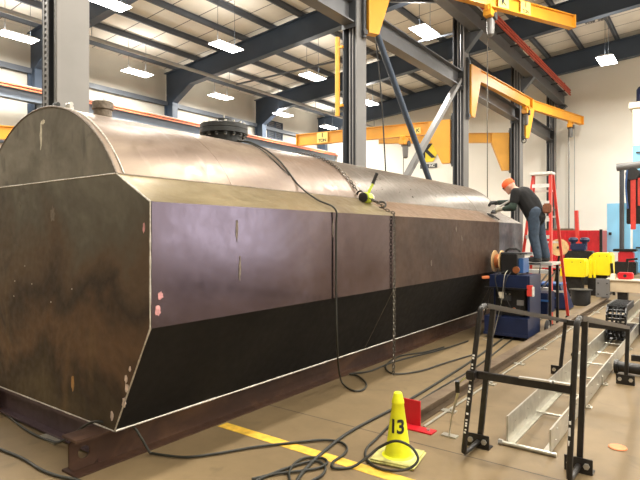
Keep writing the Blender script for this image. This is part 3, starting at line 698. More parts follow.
o = build('lashing_chain', chain_mb([(-2.90,ya+.07,1.835),(-2.795,ya+.08,1.79),(-2.79,ya+.08,1.6),(-2.79,ya+.08,.3),(-2.79,ya+.06,.03)]), 'chain'); tag(o, 'steel chain hanging straight down the tank side to the floor', 'chain')
lh = thing('lever_hoist', 'yellow-green ratchet lever hoist with black grip on the tank shoulder', 'hoist', (-3.08,ya,1.93))
LX = Matrix.Translation((-3.09,ya+.0,1.965)) @ Matrix.Rotation(radians(28),4,'Y')
build('gear_housing', MB().lathe((0,-.055,0),[(.045,0),(.06,.01),(.06,.1),(.045,.11)],'Y',18).xf(LX), 'hiviz', lh, smooth=True)
build('hand_wheel', MB().lathe((0,-.09,0),[(.03,0),(.055,.004),(.055,.026),(.03,.03)],'Y',14).xf(LX), 'black_metal', lh, smooth=True)
build('brake_cover', MB().lathe((0,.055,0),[(.05,0),(.05,.03),(.035,.045)],'Y',18).xf(LX), 'bolt', lh, smooth=True)
lv = build('lever', MB().bar((-.0,.0,.03),(.02,.03,.17),.035,.02).xf(LX @ Matrix.Rotation(radians(-14),4,'Y')), 'hiviz', lh, bevel=.003)
build('grip', MB().tube([(.02,.03,.165),(.035,.045,.29)],[.019,.019],14).xf(LX @ Matrix.Rotation(radians(-14),4,'Y')), 'black', lv, smooth=True)
def hook(c, mat4, parent):
    hk = MB(); hk.tube([(.045*sin(a),0,.045*cos(a)) for a in [i*pi/8 for i in range(0,13)]],[.012]*10+[.009,.007,.004],8).tube([(0,0,.045),(0,0,.075)],.011,8)
    return build('hook', hk.xf(Matrix.Translation(c) @ mat4), 'black_metal', parent, smooth=True)
hook((-2.93,ya+.05,1.885), Matrix.Rotation(radians(-60),4,'Y') @ Matrix.Rotation(radians(50),4,'Z'), lh)
hook((-3.17,ya-.01,2.0), Matrix.Rotation(radians(135),4,'Y'), lh)
build('hook_link', MB().tube([(-3.04,ya+.02,1.94),(-2.99,ya+.035,1.92)],.014,8), 'black_metal', lh)
build('chain_tail', chain_mb([(-3.02,ya-.04,1.95),(-2.96,ya-.02,1.915),(-2.9,ya+.02,1.87)],.04,.025,.005), 'chain', lh)
# ---- hoses
def hose(name, pts, r, label, cat='hose', mat='hose', sm=8):
    o = build(name, MB().tube(pts, r, 8, sm), mat, smooth=True); return tag(o, label, cat)
dp = lambda a, y, off=.016: (TC+(RT+off)*sin(radians(a)), y, ZC+(RT+off)*cos(radians(a)))
F = lambda *l: [fl(px,py,.014) for px,py in l]
hose('air_hose', [dp(-50,4.35),dp(-20,4.1),dp(8,3.99),dp(25,3.96),dp(40,3.95),dp(56,3.97),(-3.0,3.99,1.885),(-2.80,4.0,1.79),(-2.79,4.0,1.6),(-2.79,4.0,1.0),(-2.79,4.02,.5)]+[fl(340,377,.10)]+F((345,386),(355,391),(364,389),(366,383),(358,376),(350,374),(370,371),(390,363),(411,357),(440,350),(468,341)), .009,
     'black hose draped over the dome, down the tank side and looping on the floor')
hose('air_hose', [dp(-40,4.05),dp(-5,3.99),dp(12,3.93),dp(30,3.87),dp(50,3.91)], .006, 'thin black line crossing the dome beside the thicker hose')
hose('power_cable', F((444,347),(425,352),(400,356),(387,364),(387,370),(396,374),(420,371),(445,363),(475,354)), .009, 'black cable curling on the floor under the hanging chain end')
hose('welding_cable', F((560,300),(520,326),(480,355),(440,381),(400,405),(351,431),(320,455),(303,472),(294,486)), .012, 'thick dark cable running from the welding cart to the coil at the bottom')
hose('welding_cable', F((575,297),(525,330),(480,364),(440,388),(412,406),(395,420),(378,437),(367,448))+[fl(366,458,.014),fl(376,467,.014),fl(394,471,.02),fl(410,468,.04),fl(418,459,.09),fl(411,447,.15),fl(396,441,.18),fl(380,447,.12),fl(366,458,.06)]+F((352,467),(334,468),(333,462),(343,455),(347,448),(340,442),(322,440),(290,443),(255,447),(220,453),(185,457),(150,453)),.009,
     'olive hose looped round the yellow cone and running left across the yellow line')
hose('air_hose', [fl(150,453,.03),(-3.24,2.15,.24),(-3.32,2.03,.262),(-3.42,1.96,.262),fl(62,441,.06)]+F((48,440),(30,432),(12,419),(-10,400)), .009, 'olive hose crossing over the beam end below the tank corner')
hose('air_hose', F((-20,440),(0,449),(22,458),(40,469),(58,476),(80,481),(100,492)), .010, 'thin dark hose on the floor in the bottom left corner')
hose('welding_cable', F((252,479),(275,474),(300,471),(318,468),(327,463),(322,458),(305,458),(294,464),(289,474),(292,486)), .009, 'dark coiled cable loop at the bottom edge left of the cone')
hose('welding_cable', F((236,492),(262,478),(290,467),(315,461),(325,467),(322,475),(310,482),(300,492)), .009, 'second dark cable loop lying across the first at the bottom edge')
# ---- yellow floor line
tag(build('trim_1', MB().box(-3.21,-.9,2.93,3.03,.0,.003), 'line'), kind='structure')
# ---- traffic cone 13
cx_, cy_ = -1.75, 3.26
cone = thing('traffic_cone', 'yellow-green traffic cone stencilled 13 on a dirty square base', 'cone', (cx_,cy_,0), radians(10))
def rc(z): return .088-(z-.03)*(.088-.030)/.43
build('cone_body', MB().lathe((0,0,0),[(.115,.024),(.093,.035),(rc(.1),.1),(rc(.25),.25),(rc(.38),.38),(rc(.385)+.004,.385),(rc(.40)+.004,.40),(rc(.43),.43),(.028,.455),(.020,.46)],n=36), 'cone', cone, smooth=True, local=True)
build('cone_base', MB().box(-.16,.16,-.16,.16,0,.026), 'cone_base', cone, bevel=.012, local=True)
# lettering faces the camera side
face = atan2(-cy_, -cx_)-radians(10)-.12
tz = .235
def wrap(a, b):
    z = tz+b; r = rc(z)+.003; th = face+a/r; return Vector((r*cos(th), r*sin(th), z))
build('number', text_mb('13',   .125, wrap), 'ink', cone, local=True)
# ---- red stop plate + near rail
rl = thing('floor_rail', 'long brown steel rail bolted to the floor behind the red stop plate', 'rail', (-1.98,4,0))
build('rail_beam', MB().ibeam((-1.98,3.92,.055),(-1.98,14.2,.055),.12,.11,.012,.012), 'rail', rl)
build('edge_rod', MB().tube([(-1.86,3.9,.01),(-1.86,14.2,.01)],.009,6), 'galv', rl)
for i in range(9):
    yy = 4.35+i*1.05
    c_ = build('rail_clip', MB().box(-1.915,-1.79,yy,yy+.07,.0,.012), 'galv', rl); build('clip_bolt', MB().cyl((-1.83,yy+.035,.012),.014,.02,'Z',6), 'bolt', c_)
t = thing('stop_plate', 'bright red upright stop plate at the rail end behind the cone', 'plate', (-1.93,3.86,0))
build('upright', MB().box(-2.06,-1.885,3.885,3.9,.0,.21), 'red', t, bevel=.003)
build('foot', MB().box(-2.0,-1.74,3.78,3.883,.0,.012), 'red', t, bevel=.002)
build('foot_bolt', MB().cyl((-1.79,3.83,.012),.014,.014,'Z',6), 'bolt', t)
# ---- aluminium channel track with rungs
tr = thing('cable_track', 'galvanised channel track with side walls and cross rods on the floor', 'track', (-1.05,4,0))
for xx, h in ((-1.22,.205),(-.92,.17)):
    s = 1 if xx < -1 else -1
    sw = build('side_wall', MB().box(xx-.006,xx+.006,3.97,13.2,.012,h), 'galv', tr)
    build('foot_lip', MB().box(min(xx,xx-s*.0)-.0,xx+.05,3.97,13.2,.0,.0115) if s > 0 else MB().box(xx-.05,xx,3.97,13.2,0,.0115), 'galv', tr)
    for i in range(10):
        for j in (0,1): build('rivet', MB().sphere((xx+.008*1,4.1+i*.35+j*.04,.06+j*.07),.006,6), 'bolt', sw)
for i in range(10):
    yy = 4.75+i*.72; build('cross_rod', MB().tube([(-1.21,yy,.03),(-.93,yy,.03)],.01,8), 'galv', tr)
er = build('end_rod', MB().tube([(-1.27,3.93,.016),(-.87,3.93,.016)],.016,10), 'galv', tr, smooth=True)
build('rod_nut', MB().cyl((-1.27,3.93,.016),.024,.03,'X',6), 'bolt', er)
for yy in (5.2,6.1,7.0,8.2): 
    b_ = build('floor_tab', MB().box(-.913,-.86,yy,yy+.06,.0,.012).box(-.913,-.905,yy,yy+.06,.0,.09), 'galv', tr); build('tab_bolt', MB().cyl((-.882,yy+.03,.012),.01,.015,'Z',6), 'bolt', b_)
# ---- cable carrier (drag chain) lying in the track
dc = thing('cable_carrier', 'black plastic cable drag chain doubling back inside the floor track', 'cable carrier', (-1.07,8.5,0))
path = []
yb_, R_ = 8.55, .21
for i in range(10): path.append((9.63-i*.12, .10, 0))
for i in range(9): a = pi*i/8; path.append((yb_-R_*sin(a)-.0, .10+R_-R_*cos(a), a))
for i in range(1,6): path.append((yb_+i*.12, .10+2*R_, pi))
for k_, (yy, zz, a) in enumerate(path):
    Mx = Matrix.Translation((-1.07,yy,zz)) @ Matrix.Rotation(a,4,'X')
    mb = MB().box(-.125,-.105,-.065,.065,-.045,.045).box(.105,.125,-.065,.065,-.045,.045).box(-.105,.105,-.015,.02,.034,.045).box(-.105,.105,-.015,.02,-.045,-.034).box(-.005,.005,-.012,.017,-.034,.034)
    build('chain_link', mb.xf(Mx), 'black_plastic', dc)
for xx in (-1.12,-1.07,-1.02):
    build('inner_cable', MB().tube([(xx,9.6,.1)]+[(xx,yb_,.10)]+[(xx,yb_-R_*sin(pi*i/8),.10+R_-R_*cos(pi*i/8)) for i in range(1,8)]+[(xx,yb_,.10+2*R_),(xx,9.1,.1+2*R_)],.016,6), 'black', dc, smooth=True)
dc2 = thing('cable_carrier', 'second black drag chain curving up at the right edge beside the track', 'cable carrier', (-.78,9.5,0))
for i in range(30):
    a = min(1., i/7)*pi/2; yy = 9.2+(.35*(1-cos(a)) if i < 7 else .35+(i-7)*.11); zz = .12+.32*sin(a)+.0
    Mx = Matrix.Translation((-.78,yy,zz)) @ Matrix.Rotation(pi/2-a,4,'X')
    build('chain_link', MB().box(-.1,-.08,-.06,.06,-.04,.04).box(.08,.1,-.06,.06,-.04,.04).box(-.08,.08,-.015,.02,.03,.04).box(-.08,.08,-.015,.02,-.04,-.03).xf(Mx), 'black_plastic', dc2)
build('support_tray', MB().box(-.905,-.89,9.7,12.6,.172,.42).box(-.67,-.655,9.7,12.6,.0,.42).box(-.89,-.67,9.7,12.6,.18,.20), 'rail', dc2)
for xx in (-.82,-.74): build('inner_cable', MB().tube([(xx,9.18,.12),(xx,9.25,.3),(xx,9.55,.44),(xx,10.5,.44),(xx,12.0,.44)],.014,6,4), 'copper', dc2, smooth=True)
# black pipe at right
t = thing('floor_pipe', 'thick black pipe with a flanged end lying across the floor at right edge', 'pipe', (-.3,6.75,0))
build('pipe_body', MB().tube([(-.84,6.75,.075),(.9,6.62,.075)],.06,18), 'black_metal', t, smooth=True)
build('pipe_flange', MB().tube([(-.88,6.753,.075),(-.84,6.75,.075)],.074,18), 'black_metal', t, smooth=True)
t = build('floor_bar', MB().box(-.8,.9,7.5,7.56,.0,.07), 'black_metal'); tag(t, 'thin dark bar on the floor behind the thick black pipe', 'bar')
t = build('frisbee_marker', MB().lathe((-.55,4.37,0),[(.055,0),(.062,.004),(.058,.01),(.03,.012)],n=24), 'orange', smooth=True); tag(t, 'small flat orange disc lying on the bare floor at lower right', 'disc')
t = build('rubber_bumper', MB().lathe((-1.42,7.35,0),[(.03,0),(.035,.02),(.03,.035),(.02,.045)],n=14), 'black', smooth=True); tag(t, 'small dark rubber bumper on the floor left of the track', 'bumper')
#t = build('floor_disc', MB().lathe((-2.02,2.99,0),[(.05,0),(.055,.004),(.05,.008)],n=20).xf(Matrix.Translation((-.34,.0,0))), 'galv', smooth=True)

# ---- portable handrail stand
hs = thing('handrail_stand', 'black steel tube handrail stand with two sloping rails', 'handrail', (-1.03,5,0))
def side(xn, xf_, zt_n, zt_f, yn=3.8, yf=6.3, yh=3.48, lean=.0):
    xm = lambda y: xn+(xf_-xn)*(y-yn)/(yf-yn)
    ln = lambda z: lean*z
    pts = [(xn,yn-.01,.045),(xn,yh+.06,.05),(xn,yh+.02,.07),(xn,yh,.12),(xn,yh+.02,.6),(xn,yh+.05,zt_n-.06),(xn,yh+.08,zt_n-.01),(xn,yh+.14,zt_n+.0)]
    hp = build('loop_tube', MB().tube([(p[0]+ln(p[2]),p[1],p[2]) for p in pts],.018,12,5), 'black_metal', hs, smooth=True)
    build('top_rail', MB().bar((xn+ln(zt_n),yh+.14,zt_n),(xf_+ln(zt_f),yf,zt_f),.036,.036), 'black_metal', hs, bevel=.004)
    zq = zt_n+(zt_f-zt_n)*(yn-yh-.14)/(yf-yh-.14)
    build('post', MB().bar((xn,yn,.0),(xn+ln(zq),yn,zq-.01),.036,.036), 'black_metal', hs, bevel=.003)
    build('post', MB().bar((xf_,yf,.0),(xf_+ln(zt_f),yf,zt_f-.01),.036,.036), 'black_metal', hs, bevel=.003)
    for x_, y_ in ((xn,yn),(xf_,yf)):
        fp = build('foot_plate', MB().box(x_-.085,x_+.085,y_-.04,y_-.028,.0,.1).box(x_-.085,x_+.085,y_-.028,y_+.05,0,.01), 'black_metal', hs, bevel=.002)
        for sx_ in (-.05,.05): build('foot_bolt', MB().cyl((x_+sx_,y_-.056,.055),.02,.016,'Y',6), 'bolt', fp)
    return hp
ha = side(-1.37,-1.36,1.06,.60,lean=.10)
hb = side(-.70,-.72,1.03,.59,lean=.035)
# stamped white marks on the near tube
rnd = random.Random(3)
def tick(parent, x_, y_, z_, w_, h_): build('painted_mark', MB().box(x_-w_/2,x_+w_/2,y_-.0205,y_-.0175,z_,z_+h_), 'white_paint', parent)
for i in range(26):
    z_ = .2+i*.021+rnd.random()*.006
    if rnd.random() < .8: tick(ha, -1.372+.10*z_+rnd.random()*.006, 3.48+.02*max(0,z_-.12)/.48, z_, .010+.006*rnd.random(), .008+.006*rnd.random())
for z_, h_ in ((.33,.05),(.40,.02),(.27,.03)): tick(hb, -.705+.035*z_, 3.488, z_, .012, h_)
build('cross_bar', MB().bar((-1.31,3.52,.60),(-.68,3.52,.60),.034,.05), 'black_metal', hs, bevel=.004)
build('cross_bar', MB().bar((-1.30,6.3,.585),(-.70,6.3,.575),.04,.055), 'black_metal', hs, bevel=.004)
build('clamp', MB().box(-1.34,-1.28,3.455,3.53,.57,.63), 'black_metal', hs, bevel=.006)
o = build('wrench', MB().bar((-1.0,3.50,.632),(-.80,3.515,.632),.03,.01).tube([(-.80+.02*cos(a),3.515+.02*sin(a),.632) for a in [i*pi/4 for i in range(7)]],.007,6).box(-.79,-.70,3.50,3.53,.626,.636), 'alu', bevel=0)
tag(o, 'pale metal spanner with a rag lying on the stand\'s cross bar', 'tool')
o = thing('ratchet_strap', 'grey ratchet strap hooked to the left tube of the handrail stand', 'strap', (-1.42,3.5,.0))
build('webbing', MB().tube([(-1.35,3.50,.58),(-1.44,3.56,.5),(-1.46,3.62,.42),(-1.55,3.72,.2),(-1.62,3.84,.012)],[.006,.008,.012,.006,.006],6), 'galv', o)
build('ratchet_body', MB().bar((-1.43,3.53,.53),(-1.455,3.60,.43),.03,.02), 'black_metal', o, bevel=.003)
build('strap_end', MB().box(-1.68,-1.56,3.82,3.88,0,.012), 'galv', o)
# ------------------------------------------------------------------ the worker
def fuse(name, mb, mat, parent, voxel=.012, it=3):
    """melt overlapping tapered limbs into one continuous surface"""
    me = bpy.data.meshes.new('tmp'); me.from_pydata([tuple(v) for v in mb.v], [], mb.f)
    bm_ = bmesh.new(); bm_.from_mesh(me); bmesh.ops.recalc_face_normals(bm_, faces=bm_.faces); bm_.to_mesh(me); bm_.free()
    ob = bpy.data.objects.new('tmp', me); COL.objects.link(ob)
    r = ob.modifiers.new('r','REMESH'); r.mode = 'VOXEL'; r.voxel_size = voxel
    s = ob.modifiers.new('s','SMOOTH'); s.iterations = it; s.factor = .5
    dg = bpy.context.evaluated_depsgraph_get(); m2 = bpy.data.meshes.new_from_object(ob.evaluated_get(dg))
    out = MB(); out.add([Vector(v.co) for v in m2.vertices], [tuple(p.vertices) for p in m2.polygons])
    bpy.data.objects.remove(ob); bpy.data.meshes.remove(m2)
    return build(name, out, mat, parent, smooth=True)
def limb(mb, pts, rs, n=12):
    for i in range(len(pts)-1):
        a, b = Vector(pts[i]), Vector(pts[i+1]); k = 5
        mb.tube([a.lerp(b,t/k) for t in range(k+1)], [rs[i]+(rs[i+1]-rs[i])*t/k for t in range(k+1)], n)
    for p, r in zip(pts, rs): mb.sphere(p, r, 12)
    return mb
GZ = 1.11
man = thing('person', 'man in orange cap, black shirt and jeans leaning over the tank with a tool', 'person', (-2.28,9.1,GZ))
pel = Vector((-2.33,9.1,1.95)); wst = Vector((-2.41,9.1,2.08)); che = Vector((-2.53,9.1,2.2)); nb_ = Vector((-2.66,9.1,2.30)); hd = Vector((-2.765,9.09,2.385))
shL = Vector((-2.60,8.91,2.25)); shR = Vector((-2.60,9.29,2.25))
elL = Vector((-2.63,8.85,2.00)); elR = Vector((-2.79,9.30,2.10)); wrL = Vector((-2.80,8.89,1.985)); wrR = Vector((-3.0,9.16,2.115))
hL = (-2.33,9.0,1.92); hR = (-2.33,9.2,1.92); kL = (-2.34,8.99,1.53); kR = (-2.28,9.22,1.53); aL = (-2.27,8.99,GZ+.1); aR = (-2.20,9.23,GZ+.1)
B_ = MB()
limb(B_, [pel,wst,che,nb_],[.125,.12,.14,.07]); limb(B_,[shL,shR],[.06,.06]); limb(B_,[nb_,hd],[.06,.065])
limb(B_,[shL,elL,wrL],[.058,.042,.03]); limb(B_,[shR,elR,wrR],[.058,.042,.03])
limb(B_,[hL,kL,aL],[.09,.06,.042]); limb(B_,[hR,kR,aR],[.09,.06,.042])
HM = Matrix.Translation(hd) @ Matrix.Rotation(radians(-38),4,'Y')      # face looks along -X and down
Hd = MB(); Hd.sphere((0,0,.0),.105,16,(.98,.76,1.08)); Hd.sphere((-.045,0,-.055),.062,12,(1,.85,1.05))
Hd.sphere((-.105,0,-.012),.018,8,(1,.7,1.3)); Hd.sphere((-.092,0,-.062),.018,8,(.7,1.3,.5)); Hd.sphere((-.085,0,-.10),.024,8)
for s in (-1,1): Hd.sphere((.005,s*.082,-.015),.024,8,(.8,.4,1.2)); Hd.sphere((-.088,s*.033,.012),.016,8)
Hd.xf(HM); B_.add(Hd.v, Hd.f)
# hands: palm, four bent fingers of different lengths, thumb
def hand(w, d, up, side, curl=.9):
    """w wrist, d direction of the palm, up back-of-hand normal, side = thumb side"""
    w, d, up, side = Vector(w), Vector(d).normalized(), Vector(up).normalized(), Vector(side).normalized()
    h = MB(); limb(h,[w,w+d*.05,w+d*.085],[.03,.036,.034])
    for i,(o,L) in enumerate(((.03,.068),(.01,.078),(-.01,.072),(-.03,.055))):
        p0 = w+d*.085+side*o; d1 = (d*cos(curl*.5)-up*sin(curl*.5)); d2 = (d*cos(curl*1.3)-up*sin(curl*1.3)); d3 = (d*cos(curl*2.2)-up*sin(curl*2.2))
        p1 = p0+d1*L*.45; p2 = p1+d2*L*.32; p3 = p2+d3*L*.25
        limb(h,[p0,p1,p2,p3],[.0125,.012,.011,.0095],8)
    t0 = w+d*.03+side*.03; t1 = t0+(side*.7+d*.6-up*.3).normalized()*.04; t2 = t1+(d*.8-up*.5).normalized()*.035
    limb(h,[t0,t1,t2],[.016,.013,.011],8)
    return h
hdL = hand(wrL,(-1,.1,-.12),(0,-.25,1),(0,1,.2)); hdR = hand(wrR,(-1,-.3,-.1),(0,0,1),(0,-1,0))
body = fuse('body', B_, 'skin', man, .013, 3)
S_ = MB()
limb(S_,[pel+Vector((.0,0,-.10)),wst,che,nb_+Vector((.03,0,-.03))],[.158,.15,.165,.085],16)
limb(S_,[pel+Vector((0,-.05,-.10)),che+Vector((0,-.08,.0))],[.14,.13]); limb(S_,[pel+Vector((0,.05,-.10)),che+Vector((0,.08,.0))],[.14,.13])
limb(S_,[shL,shL.lerp(elL,.62)],[.083,.072]); limb(S_,[shR,shR.lerp(elR,.62)],[.083,.072]); limb(S_,[shL,shR],[.085,.085])
fuse('shirt', S_, 'shirt', man, .014, 4)
for nm, a, b, c in (('L',shL,elL,wrL),('R',shR,elR,wrR)):
    sl_ = MB(); limb(sl_,[a.lerp(b,.45),b,b.lerp(c,.85)],[.062,.062,.044]); fuse('sleeve', sl_, 'sleeve', man, .012, 2)
J_ = MB(); limb(J_,[pel+Vector((0,-.04,-.03)),pel+Vector((0,.04,-.03))],[.12,.12])
limb(J_,[hL,kL,(aL[0],aL[1],aL[2]+.0)],[.108,.082,.066]); limb(J_,[hR,kR,(aR[0],aR[1],aR[2])],[.108,.082,.066])
fuse('jeans', J_, 'jeans', man, .014, 3)
for a in (aL,aR):
    bt = MB(); limb(bt,[(a[0],a[1],a[2]+.0),(a[0]-.01,a[1],a[2]-.045)],[.055,.052]); limb(bt,[(a[0]+.02,a[1],GZ+.045),(a[0]-.09,a[1],GZ+.045),(a[0]-.15,a[1],GZ+.037)],[.045,.045,.036])
    fuse('boot', bt, 'black', man, .01, 2)
fuse('glove', hdL, 'glove', man, .006, 2); fuse('glove', hdR, 'black', man, .006, 2)
cp = MB(); n = 20; prof = [(.108,-.004),(.111,.03),(.104,.07),(.082,.098),(.045,.115),(.01,.12)]
cp.lathe((.006,0,0),prof,'Z',n); cp.v = [Vector((v.x,v.y*.82,v.z)) for v in cp.v]; 
build('cap', cp.xf(HM), 'cap', man, smooth=True)
kn = MB(); kn.sphere((.10,0,.015),.022,8); build('cap_knot', kn.xf(HM), 'cap', man, smooth=True)
gl = MB()
for s in (-1,1): gl.sphere((-.098,s*.036,.012),.024,8,(.4,1,.75)).bar((-.095,s*.055,.014),(.0,s*.084,.01),.005,.008)
build('safety_glasses', gl.xf(HM), 'glass', man)
pch = build('tool_pouch', MB().box(-2.20,-2.07,8.98,9.07,1.90,2.06), 'leather', man, bevel=.02)
# the tool he is using, resting on the tank shoulder
gt = thing('power_tool', 'dark hand tool with bright bar held by the man on the tank', 'tool', (-2.97,9.0,1.95))
build('tool_body', MB().tube([(-2.66,8.99,2.16),(-2.84,8.99,2.06),(-2.97,9.0,1.985)],[.016,.018,.026],12), 'alu', gt, smooth=True)
build('tool_head', MB().lathe((-2.99,9.0,1.915),[(.05,0),(.055,.01),(.05,.03),(.03,.06)],n=18), 'black_plastic', gt, smooth=True)
build('tool_handle', MB().tube([(-2.66,9.02,2.16),(-2.79,9.04,2.11),(-3.0,9.08,2.07)],.012,10), 'black_metal', gt, smooth=True)
o = build('tool_hose', MB().tube([(-2.95,8.86,1.855),(-2.99,8.82,1.88),(-3.05,8.87,1.91),(-3.0,8.95,1.885),(-2.92,8.93,1.84),(-2.86,8.86,1.81)],.012,8,5), 'black', smooth=True)
tag(o, 'small black hose loop lying on the tank shoulder below the man\'s hands', 'hose')
# ------------------------------------------------------------------ platform, ladder
wp = thing('work_platform', 'low metal work platform the man is standing on', 'platform', (-2.25,9.1,0))
build('deck', MB().box(-2.58,-2.02,8.84,9.42,GZ-.045,GZ), 'alu', wp, bevel=.004)
for x_ in (-2.54,-2.06):
    for y_ in (8.88,9.38): build('leg', MB().bar((x_,y_,0),(x_,y_,GZ-.045),.04,.04), 'black_metal', wp)
for y_ in (8.88,9.38): build('brace', MB().bar((-2.54,y_,.35),(-2.06,y_,.98),.025,.025), 'alu', wp); build('rail', MB().bar((-2.52,y_,.5),(-2.08,y_,.5),.03,.03), 'blue', wp)
build('shelf', MB().box(-2.5,-2.1,8.9,9.36,.28,.62), 'navy', wp, bevel=.01)
ld_ = thing('step_ladder', 'tall red fibreglass stepladder with pale steps behind the man', 'ladder', (-2.45,10.0,0))
TZ = 2.62
def lrail(x0, x1, y0, y1, w, mat): build('side_rail', MB().bar((x0,y0,.03),(x1,y1,TZ),w,.045,(1,0,0)), mat, ld_); build('foot', MB().box(x0-.035,x0+.035,y0-.04,y0+.04,0,.035), 'black', ld_)
lrail(-2.80,-2.575,9.55,9.88,.03,'red_fibre'); lrail(-2.20,-2.285,9.55,9.88,.075,'red_fibre')
lrail(-2.86,-2.59,10.72,9.98,.03,'red_fibre'); lrail(-2.17,-2.27,10.72,9.98,.035,'red_fibre')
build('top_cap', MB().box(-2.62,-2.24,9.80,10.05,TZ-.005,TZ+.045), 'white_paint', ld_, bevel=.01)
for i in range(8):
    k_ = (i+1)/8.6; z_ = .03+(TZ-.03)*k_; xa = -2.80+.225*k_+.012; xb = -2.20-.085*k_-.012; y_ = 9.55+.33*k_
    st_ = build('step', MB().box(xa,xb,y_-.045,y_+.045,z_-.012,z_+.012).box(xa,xb,y_-.045,y_-.038,z_-.05,z_-.01), 'white_paint', ld_)
for i in range(5):
    k_ = (i+1)/5.6; z_ = .03+(TZ-.03)*k_; build('rear_rung', MB().bar((-2.86+.27*k_,10.72-.74*k_,z_),(-2.17-.10*k_,10.72-.74*k_,z_),.02,.035), 'white_paint', ld_)
for xa,xb in ((-2.63,-2.64),(-2.27,-2.25)): build('spreader', MB().bar((xa,9.80,2.0),(xb,10.16,2.0),.008,.03), 'black_metal', ld_)
# ------------------------------------------------------------------ welding cart
wc = thing('welding_cart', 'navy blue welding cart with black machine inside and red handles', 'cart', (-2.45,8.25,0))
bx = lambda nm, a, m, p=wc, bv=.004: build(nm, MB().box(*a), m, p, bevel=bv)
bx('base_tray',(-2.78,-2.14,7.92,8.6,.05,.33),'navy')
bx('tray_lip',(-2.79,-2.13,7.905,7.918,.05,.09),'navy')
bx('top_box',(-2.72,-2.16,7.98,8.55,.74,.95),'navy')
bx('side_panel',(-2.16,-2.13,7.98,8.6,.331,.95),'navy')
bx('side_panel',(-2.76,-2.73,8.3,8.6,.331,.95),'navy')
pw = bx('power_source',(-2.66,-2.22,8.08,8.58,.335,.735),'black_plastic',wc,.01)
bx('control_panel',(-2.6,-2.42,8.07,8.079,.56,.7),'column',pw,.001); bx('label_plate',(-2.34,-2.24,8.07,8.079,.5,.58),'pipe',pw,.001)
for i in range(3): build('knob', MB().cyl((-2.56+i*.06,8.05,.66),.014,.02,'Y',12), 'bolt', pw)
build('socket', MB().cyl((-2.5,8.05,.44),.025,.03,'Y',14), 'copper', pw); build('socket', MB().cyl((-2.38,8.05,.44),.025,.03,'Y',14), 'copper', pw)
bx('paper_tag',(-2.58,-2.50,7.968,7.975,.60,.70),'cream')
build('front_frame', MB().bar((-2.78,7.94,.33),(-2.70,7.97,.76),.02,.02).bar((-2.78,7.94,.76),(-2.14,7.94,.76),.02,.02), 'black_metal', wc)
rh = build('handle', MB().bar((-2.825,7.94,.90),(-2.72,7.98,.91),.035,.045), 'orange', wc, bevel=.008)
bx('handle',(-2.16,-2.08,7.93,7.97,.66,.82),'red_fibre'); bx('white_cap',(-2.09,-2.06,7.93,7.97,.66,.80),'white_paint')
for x_ in (-2.74,-2.05):
    wh = build('wheel', MB().lathe((x_-.02,8.66,.115),[(.10,0),(.115,.008),(.115,.036),(.10,.044)],'X',24), 'black', wc, smooth=True)
    build('hub', MB().cyl((x_-.025,8.66,.115),.04,.054,'X',14), 'bolt', wh)
for x_ in (-2.74,-2.18): build('caster', MB().lathe((x_-.012,8.0,.035),[(.03,0),(.034,.006),(.034,.022),(.03,.028)],'X',16), 'black', wc, smooth=True)
build('push_bar', MB().tube([(-2.74,8.62,.9),(-2.74,8.7,1.1),(-2.16,8.7,1.1),(-2.16,8.62,.9)],.014,10), 'black_metal', wc, smooth=True)
0 and build('gas_bottle', MB().lathe((-2.02,8.45,.02),[(.07,0),(.075,.02),(.075,.7),(.05,.78),(.02,.82),(.02,.88)],n=20), 'black', wc, smooth=True)
wf = thing('wire_feeder', 'black wire feeder with a spool of copper wire on top of the cart', 'welding machine', (-2.45,8.2,.951))
bx('feeder_body',(-2.57,-2.33,8.05,8.45,.952,1.26),'black_plastic',wf,.01); bx('drive_cover',(-2.33,-2.26,8.12,8.42,.98,1.20),'blue',wf,.006)
build('carry_handle', MB().tube([(-2.56,8.25,1.25),(-2.55,8.25,1.31),(-2.5,8.25,1.34),(-2.40,8.25,1.34),(-2.35,8.25,1.31),(-2.34,8.25,1.25)],.018,8), 'black', wf, smooth=True)
bx('top_lid',(-2.59,-2.20,8.1,8.4,1.262,1.285),'column',wf,.003)
build('adjust_knob', MB().cyl((-2.34,8.03,1.03),.05,.03,'Y',16), 'copper', wf, smooth=True)
sp_ = build('wire_spool', MB().lathe((-2.70,8.2,1.145),[(.11,.015),(.112,.02),(.112,.085),(.11,.09)],'X',28), 'copper', wf, smooth=True)
for x_ in (-2.715,-2.605): build('spool_flange', MB().lathe((x_,8.2,1.145),[(.02,0),(.17,.001),(.17,.011),(.02,.012)],'X',32), 'wood', sp_, smooth=True)
build('spool_axle', MB().cyl((-2.72,8.2,1.145),.018,.16,'X',12), 'black_metal', sp_)
for pts, m_, lb in (([(-2.45,7.98,1.02),(-2.47,7.90,.93),(-2.50,7.88,.6),(-2.56,7.86,.3),(-2.62,7.80,.016),(-2.72,7.7,.012)],'galv','pale thin lead hanging down the front of the cart'),
                    ([(-2.40,7.98,1.0),(-2.44,7.90,.9),(-2.46,7.88,.7),(-2.36,7.90,.45),(-2.30,7.98,.42),(-2.28,8.05,.5)],'black','black lead looped in front of the black machine'),
                    ([(-2.50,7.98,1.0),(-2.60,7.89,.93),(-2.56,7.87,.72),(-2.50,7.87,.42),(-2.60,7.85,.2),(-2.68,7.78,.012)],'hose','dark lead hanging beside the pale one on the cart')):
    o = build('lead', MB().tube(pts,.006,6,6), m_, smooth=True); tag(o, lb, 'cable')
